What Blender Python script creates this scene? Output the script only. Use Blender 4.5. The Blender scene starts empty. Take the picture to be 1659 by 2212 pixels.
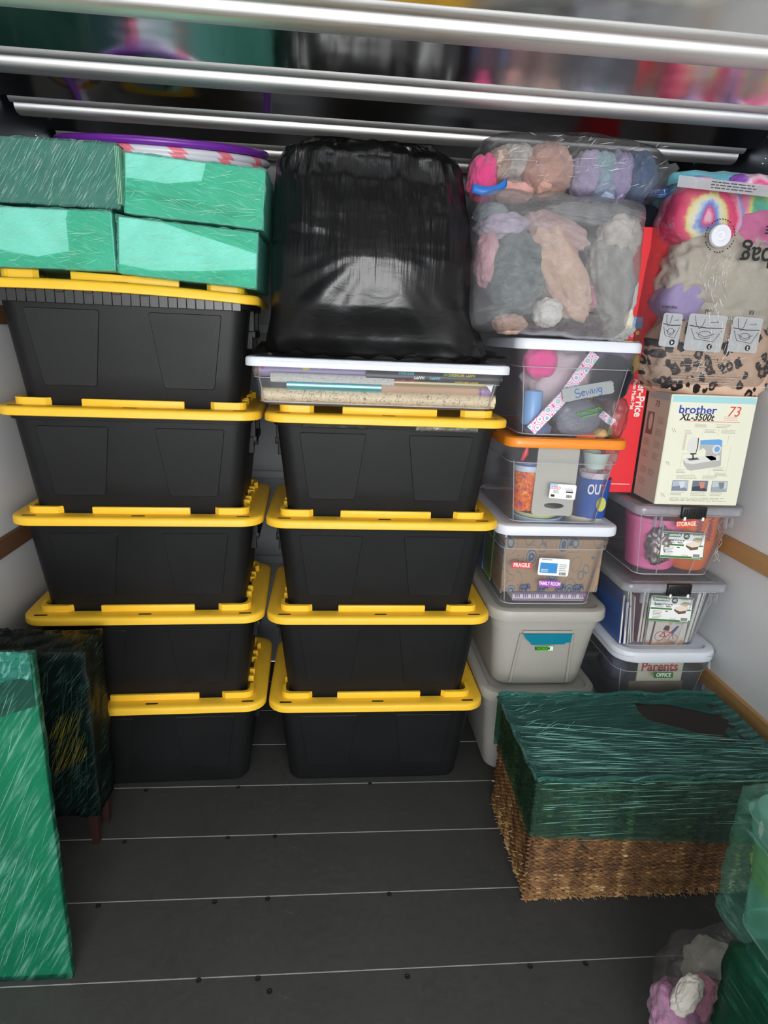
import bpy, bmesh, math, random
from mathutils import Vector, Matrix, noise
random.seed(7)
SC = bpy.context.scene
COL = SC.collection
PI = math.pi

# ---------------------------------------------------------------- camera
CAM = Vector((1.40649, -1.92130, 1.61753))
YAW, PITCH, ROLL, FPX = 0.0914442, 0.2769938, 0.0424588, 1347.0135
FW = Vector((math.sin(YAW)*math.cos(PITCH), math.cos(YAW)*math.cos(PITCH), -math.sin(PITCH)))
_r = FW.cross(Vector((0, 0, 1))).normalized()
_u = _r.cross(FW)
RT = math.cos(ROLL)*_r + math.sin(ROLL)*_u
UP = -math.sin(ROLL)*_r + math.cos(ROLL)*_u
cd = bpy.data.cameras.new('camera')
cd.sensor_fit = 'HORIZONTAL'; cd.sensor_width = 36.0; cd.lens = FPX/1659*36.0
cd.clip_start = 0.02
co = bpy.data.objects.new('camera', cd); COL.objects.link(co)
m3 = Matrix((RT, UP, -FW)).transposed()
co.matrix_world = Matrix.Translation(CAM) @ m3.to_4x4()
SC.camera = co

# ---------------------------------------------------------------- world + light
SC.view_settings.view_transform = 'Standard'
SC.view_settings.look = 'None'
SC.view_settings.gamma = 1.0
SC.view_settings.use_curve_mapping = False
SC.view_settings.exposure = 0.0
w = bpy.data.worlds.new('world'); SC.world = w; w.use_nodes = True
bg = w.node_tree.nodes['Background']
bg.inputs[0].default_value = (0.86, 0.93, 1.0, 1); bg.inputs[1].default_value = 2.6
def area(name, loc, target, sx, sy, power, col=(1, 1, 1)):
    l = bpy.data.lights.new(name, 'AREA'); l.shape = 'RECTANGLE'; l.size = sx; l.size_y = sy
    l.energy = power; l.color = col
    o = bpy.data.objects.new(name, l); COL.objects.link(o)
    o.location = loc
    d = (Vector(target)-Vector(loc)).normalized()
    o.rotation_euler = d.to_track_quat('-Z', 'Y').to_euler()
    return o
area('doorway_daylight', (1.55, -3.7, 1.62), (1.6, 0.2, 1.75), 2.1, 1.15, 95, (1.0, 0.985, 0.96))
SC.cycles.transparent_max_bounces = 48
SC.cycles.max_bounces = 14
SC.cycles.sample_clamp_indirect = 6.0
SC.cycles.use_denoising = True

# ---------------------------------------------------------------- helpers
def at(u, v, y):
    d = FW + (u-829.5)/FPX*RT - (v-1106)/FPX*UP
    return CAM + d*((y-CAM.y)/d.y)

def lin(c):
    def f(x):
        x = x/255.0
        return x/12.92 if x <= 0.04045 else ((x+0.055)/1.055)**2.4
    return (f(c[0]), f(c[1]), f(c[2]), 1.0)

class NT:
    def __init__(s, name):
        s.m = bpy.data.materials.new(name); s.m.use_nodes = True
        s.t = s.m.node_tree; s.t.nodes.clear()
        s.out = s.n('ShaderNodeOutputMaterial')
    def n(s, typ, **kw):
        x = s.t.nodes.new(typ)
        for k, v in kw.items(): setattr(x, k, v)
        return x
    def l(s, a, b): s.t.links.new(a, b)
    def val(s, sock, v):
        if hasattr(v, 'node'): s.l(v, sock)
        else: sock.default_value = v
    def coords(s, kind='Object', scale=(1, 1, 1), rot=(0, 0, 0), loc=(0, 0, 0)):
        tc = s.n('ShaderNodeTexCoord'); mp = s.n('ShaderNodeMapping')
        mp.inputs['Rotation'].default_value = rot; mp.inputs['Location'].default_value = loc
        s.l(tc.outputs[kind], mp.inputs[0])
        m2 = s.n('ShaderNodeMapping'); m2.inputs['Scale'].default_value = scale
        s.l(mp.outputs[0], m2.inputs[0]); return m2.outputs[0]
    def noise(s, vec, scale, detail=4, rough=0.55, dist=0):
        x = s.n('ShaderNodeTexNoise'); s.l(vec, x.inputs['Vector'])
        x.inputs['Scale'].default_value = scale; x.inputs['Detail'].default_value = detail
        x.inputs['Roughness'].default_value = rough; x.inputs['Distortion'].default_value = dist
        return x.outputs['Fac']
    def ramp(s, fac, stops, interp='LINEAR'):
        x = s.n('ShaderNodeValToRGB'); cr = x.color_ramp; cr.interpolation = interp
        while len(cr.elements) < len(stops): cr.elements.new(0.5)
        for e, (p, c) in zip(cr.elements, stops):
            e.position = p
            e.color = c if isinstance(c, tuple) else (c, c, c, 1)
        s.l(fac, x.inputs[0]); return x.outputs[0]
    def mixc(s, fac, a, b):
        x = s.n('ShaderNodeMix', data_type='RGBA')
        s.val(x.inputs[0], fac); s.val(x.inputs[6], a); s.val(x.inputs[7], b); return x.outputs[2]
    def math(s, op, a, b=0.0):
        x = s.n('ShaderNodeMath', operation=op); s.val(x.inputs[0], a); s.val(x.inputs[1], b); return x.outputs[0]
    def bump(s, h, strength=0.3, dist=0.01):
        x = s.n('ShaderNodeBump'); x.inputs['Strength'].default_value = strength; x.inputs['Distance'].default_value = dist
        s.l(h, x.inputs['Height']); return x.outputs[0]
    def principled(s, col, rough=0.5, metal=0.0, nrm=None, spec=0.5, **kw):
        p = s.n('ShaderNodeBsdfPrincipled')
        s.val(p.inputs['Base Color'], col); s.val(p.inputs['Roughness'], rough); s.val(p.inputs['Metallic'], metal)
        s.val(p.inputs['Specular IOR Level'], spec)
        for k, v in kw.items(): s.val(p.inputs[k.replace('_', ' ')], v)
        if nrm is not None: s.l(nrm, p.inputs['Normal'])
        return p.outputs[0]
    def mixs(s, fac, a, b):
        x = s.n('ShaderNodeMixShader'); s.val(x.inputs[0], fac); s.l(a, x.inputs[1]); s.l(b, x.inputs[2]); return x.outputs[0]
    def done(s, sh):
        s.l(sh, s.out.inputs[0]); return s.m

_plain = {}
def plain(c, rough=0.55, metal=0.0, spec=0.5, var=0.0, bump=0.0, scale=60, name='paint'):
    key = (c, rough, metal, spec, var, bump, scale)
    if key in _plain: return _plain[key]
    t = NT(name); v = t.coords()
    f = t.noise(v, scale, 3)
    a = lin(c); k = 1-var
    col = t.mixc(f, (a[0]*k, a[1]*k, a[2]*k, 1), (min(1, a[0]*(1+var)), min(1, a[1]*(1+var)), min(1, a[2]*(1+var)), 1)) if var else a
    nr = t.bump(f, bump, 0.003) if bump else None
    _plain[key] = t.done(t.principled(col, rough, metal, nr, spec))
    return _plain[key]

def cloth(c, c2=None, scale=160, bump=0.5, rough=0.95, name='cloth'):
    key = ('cloth', c, c2, scale, bump)
    if key in _plain: return _plain[key]
    t = NT(name); v = t.coords()
    f = t.noise(v, scale, 4, 0.7)
    g = t.noise(v, scale*0.12, 3)
    a = lin(c); b = lin(c2) if c2 else tuple(min(1, x*1.35) for x in a[:3])+(1,)
    col = t.mixc(t.math('MULTIPLY', t.math('ADD', f, g), 0.5), (a[0]*.75, a[1]*.75, a[2]*.75, 1), b)
    _plain[key] = t.done(t.principled(col, rough, 0, t.bump(f, bump, 0.004), 0.1, Sheen_Weight=0.25))
    return _plain[key]

def clear_plastic(name, tint=(0.93, 0.94, 0.97), haze=0.16, hazec=(0.85, 0.87, 0.92), rough=0.12):
    t = NT(name); v = t.coords()
    tr = t.n('ShaderNodeBsdfTransparent'); tr.inputs[0].default_value = (*tint, 1)
    df = t.n('ShaderNodeBsdfDiffuse'); df.inputs[0].default_value = (*hazec, 1)
    tl = t.n('ShaderNodeBsdfTranslucent'); tl.inputs[0].default_value = (*hazec, 1)
    hz = t.mixs(0.45, df.outputs[0], tl.outputs[0])
    f = t.noise(v, 9, 3)
    fac = t.math('MULTIPLY', t.math('ADD', f, 0.5), haze)
    a = t.mixs(fac, tr.outputs[0], hz)
    gl = t.n('ShaderNodeBsdfGlossy'); gl.inputs['Roughness'].default_value = rough
    t.l(t.bump(t.noise(v, 7, 2), 0.12, 0.01), gl.inputs['Normal'])
    lw = t.n('ShaderNodeLayerWeight'); lw.inputs[0].default_value = 0.22
    return t.done(t.mixs(t.math('ADD', t.math('MULTIPLY', lw.outputs['Fresnel'], 0.6), 0.02), a, gl.outputs[0]))

def film(name, tint, body, opac=0.25, streak=0.35, rot=(0, 0, 0), scale=(2, 2, 40), freq=6, lo=0.5, hi=0.72, rough=0.16, gloss=0.35, streakc=(0.75, 0.95, 0.88), bump=0.35):
    """stretch wrap: tinted see-through sheet with fine pulled streaks"""
    t = NT(name)
    v = t.coords('Object', scale, rot)
    f = t.noise(v, freq, 6, 0.62, 0.25)
    st = t.ramp(f, [(lo, 0.0), (hi, 1.0)])
    g = t.noise(t.coords('Object', (1, 1, 1), rot), 7, 3, 0.5, 0.6)
    tr = t.n('ShaderNodeBsdfTransparent'); t.l(t.mixc(g, (*[x*0.72 for x in tint], 1), (*[min(1, x*1.15) for x in tint], 1)), tr.inputs[0])
    nb = t.bump(t.math('ADD', f, t.math('MULTIPLY', g, 0.8)), bump, 0.012)
    df = t.n('ShaderNodeBsdfDiffuse'); t.l(t.mixc(st, (*body, 1), (*streakc, 1)), df.inputs[0])
    tl = t.n('ShaderNodeBsdfTranslucent'); t.l(t.mixc(st, (*body, 1), (*streakc, 1)), tl.inputs[0])
    dd = t.mixs(0.4, df.outputs[0], tl.outputs[0])
    fac = t.math('ADD', t.math('MULTIPLY', st, streak), opac)
    a = t.mixs(fac, tr.outputs[0], dd)
    gl = t.n('ShaderNodeBsdfGlossy'); gl.inputs['Roughness'].default_value = rough; t.l(nb, gl.inputs['Normal'])
    lw = t.n('ShaderNodeLayerWeight'); lw.inputs[0].default_value = 0.2; t.l(nb, lw.inputs['Normal'])
    return t.done(t.mixs(t.math('ADD', t.math('MULTIPLY', lw.outputs['Fresnel'], gloss), 0.035), a, gl.outputs[0]))

# --- mesh helpers
def obj(name, bm, mat, parent=None, loc=None, rot=None, smooth=False, kind=None, label=None):
    me = bpy.data.meshes.new(name)
    bm.normal_update()
    bm.to_mesh(me); bm.free()
    o = bpy.data.objects.new(name, me); COL.objects.link(o)
    if isinstance(mat, (list, tuple)):
        for m in mat: me.materials.append(m)
    else: me.materials.append(mat)
    if parent: o.parent = parent
    if loc is not None: o.location = loc
    if rot is not None: o.rotation_euler = rot
    if smooth:
        for p in me.polygons: p.use_smooth = True
        if smooth != 'all':
            try: me.set_sharp_from_angle(angle=math.radians(38))
            except Exception: pass
    if kind: o['kind'] = kind
    if label: o['label'] = label
    return o
def thing(name, label, cat, loc=(0, 0, 0), rotz=0, group=None):
    o = bpy.data.objects.new(name, None); COL.objects.link(o)
    o.empty_display_size = 0.05
    o.location = loc; o.rotation_euler = (0, 0, rotz)
    o['label'] = label; o['category'] = cat
    if group: o['group'] = group
    return o
def tag(o, label, cat, group=None):
    o['label'] = label; o['category'] = cat
    if group: o['group'] = group
    return o
def struct(name, bm, mat, parent=None, **k):
    return obj(name, bm, mat, parent, kind='structure', **k)
def copy_part(o, parent, loc=None):
    c = o.copy(); COL.objects.link(c); c.parent = parent
    if loc is not None: c.location = loc
    return c
def copy_tree(o, parent=None):
    c = o.copy(); COL.objects.link(c); c.parent = parent
    for ch in list(o.children): copy_tree(ch, c)
    return c

def bx(bm, x0, x1, y0, y1, z0, z1, bev=0.0, seg=2, M=None):
    r = bmesh.ops.create_cube(bm, size=1.0)
    vs = r['verts']
    for v in vs:
        v.co = Vector(((x0+x1)/2+v.co.x*(x1-x0), (y0+y1)/2+v.co.y*(y1-y0), (z0+z1)/2+v.co.z*(z1-z0)))
    if bev:
        es = {e for v in vs for e in v.link_edges}
        rr_ = bmesh.ops.bevel(bm, geom=list(es), offset=bev, segments=seg, affect='EDGES', profile=0.5)
        vs = list({v for f in rr_['faces'] for v in f.verts} | {v for v in vs if v.is_valid})
    if M is not None:
        for v in vs: v.co = M @ v.co
    return vs
def B(*a, **k):
    bm = bmesh.new(); bx(bm, *a, **k); return bm
def rrect(w, d, r, n=5, cx=0, cy=0):
    pts = []
    for (sx, sy, a0) in ((1, 1, 0), (-1, 1, PI/2), (-1, -1, PI), (1, -1, 1.5*PI)):
        for i in range(n+1):
            a = a0+i*PI/2/n
            pts.append((cx+sx*(w/2-r)+r*math.cos(a), cy+sy*(d/2-r)+r*math.sin(a)))
    return pts
def loft(bm, rings, cap0=True, cap1=True, close=True):
    vr = [[bm.verts.new(p) for p in ring] for ring in rings]
    n = len(vr[0])
    for a, b in zip(vr, vr[1:]):
        for i in range(n if close else n-1):
            j = (i+1) % n
            bm.faces.new((a[i], a[j], b[j], b[i]))
    if cap0: bm.faces.new(list(reversed(vr[0])))
    if cap1: bm.faces.new(vr[-1])
    return vr
def prism(bm, pts, y0, y1):
    """polygon given in (x, z), extruded from y0 (front) to y1"""
    a = [bm.verts.new((p[0], y0, p[1])) for p in pts]
    b = [bm.verts.new((p[0], y1, p[1])) for p in pts]
    n = len(pts)
    try:
        bm.faces.new(a); bm.faces.new(list(reversed(b)))
    except ValueError: pass
    for i in range(n):
        j = (i+1) % n
        bm.faces.new((a[j], a[i], b[i], b[j]))
def prism_top(bm, pts, z0, z1):
    a = [bm.verts.new((p[0], p[1], z0)) for p in pts]
    b = [bm.verts.new((p[0], p[1], z1)) for p in pts]
    n = len(pts)
    bm.faces.new(list(reversed(a))); bm.faces.new(b)
    for i in range(n):
        j = (i+1) % n
        bm.faces.new((a[i], a[j], b[j], b[i]))
def fixn(bm):
    bmesh.ops.recalc_face_normals(bm, faces=bm.faces[:]); return bm
def P(pts, y0, y1):
    bm = bmesh.new(); prism(bm, pts, y0, y1); return fixn(bm)
def ell(cx, cz, rx, rz, n=20, a0=0, a1=2*PI, rot=0):
    full = abs(a1-a0-2*PI) < 1e-6
    m = n if full else n+1
    out = []
    for i in range(m):
        a = a0+(a1-a0)*i/n
        x, z = rx*math.cos(a), rz*math.sin(a)
        out.append((cx+x*math.cos(rot)-z*math.sin(rot), cz+x*math.sin(rot)+z*math.cos(rot)))
    return out
def rpoly(w, h, r=0.004, cx=0, cz=0):
    return [(cx+x, cz+z) for x, z in rrect(w, h, r, 3)]
def tube(bm, pts, r, n=8, closed=False, caps=True):
    pts = [Vector(p) for p in pts]; m = len(pts); rings = []
    up = Vector((0.13, 0.21, 0.97))
    for i, p in enumerate(pts):
        a = pts[(i-1) % m] if closed or i > 0 else p
        b = pts[(i+1) % m] if closed or i < m-1 else p
        t = (b-a).normalized()
        s = t.cross(up)
        if s.length < 1e-4: s = t.cross(Vector((1, 0, 0)))
        s.normalize(); q = s.cross(t)
        rr_ = r[i] if isinstance(r, (list, tuple)) else r
        rings.append([p+(s*math.cos(2*PI*k/n)+q*math.sin(2*PI*k/n))*rr_ for k in range(n)])
    if closed: rings.append(rings[0])
    loft(bm, rings, caps and not closed, caps and not closed)
    if closed: bmesh.ops.remove_doubles(bm, verts=bm.verts[:], dist=1e-6)
    return fixn(bm)
def lathe(bm, prof, n=32, cx=0, cy=0):
    rings = [[(cx+r*math.cos(2*PI*i/n), cy+r*math.sin(2*PI*i/n), z) for i in range(n)] for r, z in prof]
    loft(bm, rings)
    return fixn(bm)
_dg = None
def text(s, size, mat, parent, M, bold=0.0, shear=0.0, sx=1.0, ext=0.0004, name='lettering', align='CENTER', label=None):
    cu = bpy.data.curves.new('t', 'FONT'); cu.body = s; cu.size = size; cu.align_x = align; cu.align_y = 'CENTER'
    cu.offset = min(bold, size*0.022); cu.shear = shear; cu.extrude = ext; cu.resolution_u = 3
    o = bpy.data.objects.new('t', cu); COL.objects.link(o)
    bpy.context.view_layer.update()
    me = bpy.data.meshes.new_from_object(o.evaluated_get(bpy.context.evaluated_depsgraph_get()))
    if bold and any(abs(v.co.y) > size*1.6 for v in me.vertices):     # a thickened outline went astray: plain weight
        cu.offset = 0.0
        bpy.context.view_layer.update()
        me = bpy.data.meshes.new_from_object(o.evaluated_get(bpy.context.evaluated_depsgraph_get()))
    bpy.data.objects.remove(o); bpy.data.curves.remove(cu)
    for v in me.vertices: v.co.x *= sx
    me.name = name
    t = bpy.data.objects.new(name, me); COL.objects.link(t)
    me.materials.clear(); me.materials.append(mat)
    t.parent = parent
    t.matrix_local = M
    if label: t['label'] = label
    return t
RX90 = Matrix.Rotation(PI/2, 4, 'X')
def TM(x, y, z, roll=0.0, tilt=0.0, yaw=0.0):
    """frame on a front face: text x right, text y up; roll turns counter-clockwise as seen"""
    return Matrix.Translation((x, y, z)) @ Matrix.Rotation(yaw, 4, 'Z') @ Matrix.Rotation(tilt, 4, 'X') @ RX90 @ Matrix.Rotation(roll, 4, 'Z')
def sticker(parent, x, y, z, wd, h, mat, roll=0.0, tilt=0.0, r=0.003, name='sticker', label=None, pts=None, yaw=0.0):
    """flat label whose own xz plane is its face (front = -y)"""
    bm = P(pts or rpoly(wd, h, r), -0.0006, 0)
    o = obj(name, bm, mat, parent, label=label)
    o.matrix_local = Matrix.Translation((x, y, z)) @ Matrix.Rotation(yaw, 4, 'Z') @ Matrix.Rotation(tilt, 4, 'X') @ Matrix.Rotation(-roll, 4, 'Y')
    return o
def print_on(st, pts, mat, name='print', d=0.0004, y=-0.0006):
    return obj(name, P(pts, y-d, y+0.0001), mat, st)
def bars(st, rects, mat, y=-0.0006, d=0.0003, name='fine_print'):
    bm = bmesh.new()
    for (x0, x1, z0, z1) in rects: bx(bm, x0, x1, y-d, y+0.0001, z0, z1)
    return obj(name, bm, mat, st, kind='stuff')
def lines(x0, x1, z, n, dz, h, seed=0, jag=0.25):
    rnd = random.Random(seed); out = []
    for i in range(n):
        x = x0
        e = x1-(x1-x0)*jag*rnd.random()
        while x < e:
            wd = (x1-x0)*rnd.uniform(0.06, 0.16)
            out.append((x, min(e, x+wd), z-i*dz-h/2, z-i*dz+h/2)); x += wd+(x1-x0)*0.025
    return out
def barcode(st, x, z, wd, h, seed=1, y=-0.0006):
    rnd = random.Random(seed); r = []; q = x
    while q < x+wd:
        b = rnd.choice((.012, .02, .03))*wd; r.append((q, q+b, z, z+h)); q += b+rnd.choice((.012, .02, .03))*wd
    return bars(st, r, BLACKINK, y, name='barcode')

def blob_bm(w_, d_, h_, seed=0, amp=0.1, freq=2.2, sub=4, power=2.4, fold=0.0, foldf=7.0):
    bm = bmesh.new()
    bmesh.ops.create_icosphere(bm, subdivisions=sub, radius=1.0)
    off = Vector((seed*13.7, seed*5.1, seed*2.9))
    for v in bm.verts:
        p = v.co.normalized()
        k = (abs(p.x)**power+abs(p.y)**power+abs(p.z)**power)**(-1/power)
        s = 1+amp*noise.noise(p*freq+off)+amp*0.5*noise.noise(p*freq*2.3+off)
        if fold: s -= fold*abs(noise.noise(p*foldf*0.45+off*1.7))**0.6*0.8-fold*0.3
        v.co = Vector((p.x*k*s*w_/2, p.y*k*s*d_/2, p.z*k*s*h_/2))
    return bm
def blob(name, label, cat, c, w_, h_, d_, mat, seed=0, amp=0.12, freq=2.2, rot=(0, 0, 0), sub=4, group=None, fold=0.12, power=2.3):
    o = obj(name, blob_bm(w_, d_, h_, seed, amp, freq, sub, power, fold), mat, None, c, rot, smooth='all')
    return tag(o, label, cat, group)
def gridsheet(bm, f, nu, nv):
    vs = [[bm.verts.new(f(i/nu, j/nv)) for i in range(nu+1)] for j in range(nv+1)]
    for j in range(nv):
        for i in range(nu):
            bm.faces.new((vs[j][i], vs[j][i+1], vs[j+1][i+1], vs[j+1][i]))
    return vs

# ---------------------------------------------------------------- materials
BLACKINK = plain((28, 28, 30), 0.7, name='black_ink')
WHITE = plain((238, 238, 236), 0.5, name='white_print')
GREYINK = plain((120, 120, 122), 0.7, name='grey_ink')
REDINK = plain((215, 60, 60), 0.6, name='red_ink')

def m_black_plastic():
    t = NT('black_tote_plastic'); v = t.coords()
    f = t.noise(v, 420, 2, 0.6); g = t.noise(v, 5, 4, 0.6)
    col = t.mixc(g, (0.0050, 0.0053, 0.0058, 1), (0.0085, 0.009, 0.0098, 1))
    return t.done(t.principled(col, t.ramp(g, [(0.3, 0.46), (0.75, 0.56)]), 0, t.bump(f, 0.25, 0.0012), 0.34))
def m_yellow():
    t = NT('yellow_lid_plastic'); v = t.coords()
    g = t.noise(v, 26, 4, 0.6); f = t.noise(v, 500, 2)
    col = t.mixc(g, lin((243, 190, 44)), lin((250, 203, 62)))
    return t.done(t.principled(col, 0.42, 0, t.bump(f, 0.12, 0.001), 0.4))
BLK = m_black_plastic(); YEL = m_yellow()
def m_metal(name, c, r0, r1, scale=(1, 1, 1), bumpk=0.0, bscale=3, metal=1.0):
    t = NT(name); v = t.coords('Object', scale)
    g = t.noise(v, 6, 5, 0.65)
    nr = t.bump(t.noise(t.coords('Object', (0.6, 1.4, 1)), bscale, 3, 0.5), bumpk, 0.05) if bumpk else None
    return t.done(t.principled(t.mixc(g, (*[x*0.9 for x in c], 1), (*c, 1)), t.ramp(g, [(0.3, r0), (0.7, r1)]), metal, nr))
BOW = m_metal('brushed_bow_metal', (0.92, 0.905, 0.89), 0.44, 0.56, (1, 60, 60))
SHEET = m_metal('polished_roof_sheet', (0.84, 0.84, 0.84), 0.10, 0.18, (1, 1, 1), 0.10, 2.5)
PLATE = m_metal('dark_side_plate', (0.20, 0.24, 0.29), 0.28, 0.4)
def m_floor():
    t = NT('painted_floor_board'); v = t.coords()
    a = t.noise(v, 2.3, 6, 0.62); b = t.noise(t.coords('Object', (1, 1, 1)), 45, 5, 0.7)
    sc = t.ramp(t.noise(t.coords('Object', (2, 11, 4), (0, 0, 0.5)), 5, 8, 0.72), [(0.62, 0.0), (0.72, 1.0)])
    col = t.mixc(t.math('MULTIPLY', t.math('ADD', a, b), 0.5), (0.014, 0.0145, 0.015, 1), (0.074, 0.074, 0.071, 1))
    col = t.mixc(t.math('MULTIPLY', sc, 0.4), col, (0.17, 0.17, 0.165, 1))
    return t.done(t.principled(col, t.ramp(b, [(0.2, 0.5), (0.8, 0.72)]), 0, t.bump(b, 0.2, 0.002), 0.4))
FLOOR = m_floor()
def m_wall():
    t = NT('white_wall_panel'); v = t.coords()
    a = t.noise(v, 1.6, 4, 0.6); b = t.noise(v, 130, 3)
    col = t.mixc(a, (0.62, 0.64, 0.66, 1), (0.76, 0.77, 0.78, 1))
    return t.done(t.principled(col, 0.42, 0, t.bump(b, 0.12, 0.002)))
WALL = m_wall()
def m_wood(name, c1, c2):
    t = NT(name); v = t.coords('Object', (14, 0.9, 14))
    a = t.noise(v, 4, 6, 0.6, 0.6); k = t.noise(t.coords('Object', (5, 5, 5)), 1.3, 2)
    col = t.mixc(a, lin(c1), lin(c2))
    col = t.mixc(t.ramp(k, [(0.63, 0.0), (0.7, 0.5)]), col, lin((70, 48, 30)))
    return t.done(t.principled(col, 0.6, 0, t.bump(a, 0.25, 0.004)))
WOODR = m_wood('bare_wood_rail', (150, 112, 70), (196, 152, 100))
WOODL = m_wood('brown_wood_rail', (84, 58, 40), (126, 90, 64))

# ================================================================ STRUCTURE
XL, XR, YB, YF, ZR = 0.36, 2.845, 0.95, -4.3, 2.27
# floor: cross boards, each its own piece
S0, GAP = 0.0415, 0.2379
floor = struct('floor', B(XL, XR, YF, YB, -0.06, -0.021), plain((30, 30, 30), 0.8, name='subfloor'))
pm = None
k0 = -math.ceil((YB-S0)/GAP)
seam_m = plain((168, 168, 164), 0.4, 0.3, name='worn_seam')  # pale strips along the board joints
SCREW = plain((40, 40, 41), 0.45, 0.5, name='screw_head')
yy = S0+5*GAP
while yy > YF:
    a, b = max(YF, yy-GAP), min(YB, yy)
    if b > a+0.02:
        bm = B(XL, XR, -(b-a)/2+0.0018, (b-a)/2-0.0018, -0.02, 0.0, 0.0012, 1)
        p = obj('plank', bm, FLOOR, floor, (0, (a+b)/2, 0))
        if b < YB-0.01 and b > -2.2:
            bm = bmesh.new()
            rnd = random.Random(int(b*1000)); n = 60; h0 = 0.0016
            for i in range(n):
                x0 = XL+(XR-XL)*i/n; x1 = XL+(XR-XL)*(i+1)/n
                t_ = 0.0007+0.0007*rnd.random()
                bx(bm, x0, x1, b-t_*0.6, b+t_, -0.02, 0.0008)
            obj('seam_strip', bm, seam_m, floor, kind='stuff')
    yy -= GAP
scr = None
for (u, v) in [(315, 1708), (515, 1701), (269, 1819), (492, 1810), (594, 1807), (212, 1957), (464, 1949), (578, 1942), (841, 1932), (429, 2118), (557, 2114),
               (582, 2142), (1145, 2088), (1265, 2082), (1513, 2071), (799, 1693), (880, 2110)]:
    d = FW+(u-829.5)/FPX*RT-(v-1106)/FPX*UP
    q = CAM+d*(-CAM.z/d.z)
    if scr is None:
        bm = bmesh.new(); lathe(bm, [(0.0075, 0.0), (0.0072, 0.0012), (0.003, 0.0015), (0.0022, 0.0006)], 12)
        scr = obj('screw', bm, SCREW, floor, (q.x, q.y, 0), smooth=True)
    else: copy_part(scr, floor, (q.x, q.y, 0))

wl = struct('wall_left', B(XL-0.03, XL, YF, YB, 0, ZR+0.1), WALL)
wr = struct('wall_right', B(XR, XR+0.03, YF, YB, 0, ZR+0.1), WALL)
struct('wall_back', B(XL, XR, YB, YB+0.03, 0, ZR+0.1), plain((150, 154, 158), 0.5, var=0.06, scale=3, name='front_bulkhead'))
# wooden slat rails along the side walls
ti = 1
def rail(x, z0, z1, mat, sgn):
    global ti
    bm = B(x-0.016 if sgn > 0 else x, x if sgn > 0 else x+0.016, YF, YB-0.02, z0, z1, 0.003, 1)
    struct('trim_%d' % ti, bm, mat); ti += 1
for z0, z1 in ((1.60, 1.657), (0.908, 0.972), (0.395, 0.457)): rail(XR, z0, z1, WOODR, 1)
for z0, z1 in ((1.60, 1.657), (0.882, 0.945), (0.395, 0.457)): rail(XL, z0, z1, WOODL, -1)
for z0, z1 in ((0.955, 0.99), (0.535, 0.572), (1.6, 1.64)):
    struct('trim_%d' % ti, B(XL+0.02, XR-0.02, YB-0.016, YB, z0, z1, 0.003, 1), plain((165, 170, 172), 0.45, name='pale_rail')); ti += 1
# bright metal plates at the top of the side walls, with rivets
RIV = plain((215, 215, 215), 0.3, 0.8, name='rivet')
for nm, x0, x1, sg in (('left', XL, XL+0.006, 1), ('right', XR-0.006, XR, -1)):
    pl = struct('trim_%d' % ti, B(x0, x1, YF, YB, 2.0, ZR+0.03, 0.001, 1), PLATE); ti += 1
    r0 = None
    for yv in (0.62, 0.66, 0.70, 0.3, -0.1, -0.5):
        for zv in (2.235, 2.222):
            bm = None
            xx = x1 if sg > 0 else x0
            if r0 is None:
                bm = bmesh.new(); bmesh.ops.create_icosphere(bm, subdivisions=1, radius=0.005)
                r0 = obj('rivet', bm, RIV, pl, (xx, yv, zv), smooth='all')
            else: copy_part(r0, pl, (xx, yv+(0.01 if zv < 2.23 else 0), zv))
# roof: one sheet per bay (each tilted a little between bows), and pressed bows
ceil_ = struct('ceiling', B(XL-0.03, XR+0.03, YF, YB+0.03, ZR+0.10, ZR+0.12), plain((120, 122, 124), 0.5, 0.5, name='roof_skin'))
bows = [-4.06, -3.68, -3.30, -2.92, -2.54, -2.15, -1.76, -1.37, -1.00, -0.70, -0.355, 0.035, 0.412, 0.766]
prof = [(-0.048, 0.075), (-0.043, 0.045), (-0.040, 0.025), (-0.036, 0.014), (-0.031, 0.007), (-0.025, 0.002), (-0.016, 0.0), (-0.011, 0.002), (-0.009, 0.016), (0.005, 0.016), (0.007, -0.001),
        (0.010, -0.008), (0.016, -0.014), (0.026, -0.018), (0.045, -0.019), (0.066, -0.015), (0.084, -0.004), (0.095, 0.06)]
bow0 = None
for i, yb in enumerate(bows):
    if bow0 is None:
        bm = bmesh.new()
        rings = [[(x, a, z) for (a, z) in prof] for x in (XL+0.03, XR-0.03)]
        loft(bm, rings, False, False, close=False); fixn(bm)
        bow0 = obj('roof_bow', bm, BOW, ceil_, (0, yb, ZR), smooth=True)
    else: copy_part(bow0, ceil_, (0, yb, ZR))
    # sheet bay in front of this bow
    ya = (bows[i-1] if i else YF-0.1)+0.098
    rnd = random.Random(i)
    def sheet(u, v, ya=ya, yb=yb, i=i):
        L = yb-0.045-ya
        x = XL+(XR-XL)*u; y = ya+L*v
        z = ZR+0.010+0.31*L-0.31*L*v**1.6
        z += 0.0016*noise.noise(Vector((x*1.6, y*3, i*3.3)))
        # dents in the bay over the green boxes
        if i == 12:
            for (dx, wd) in ((0.63, 0.07), (0.87, 0.13)):
                e = abs(x-dx)/wd
                if e < 1 and v > 0.35: z += 0.012*(1-e*e)*math.sin(min(1, (v-0.35)/0.45)*PI)
        return (x, y, z)
    bm = bmesh.new(); gridsheet(bm, sheet, 90, 14); fixn(bm)
    obj('roof_sheet', bm, SHEET, ceil_, smooth='all')

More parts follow.
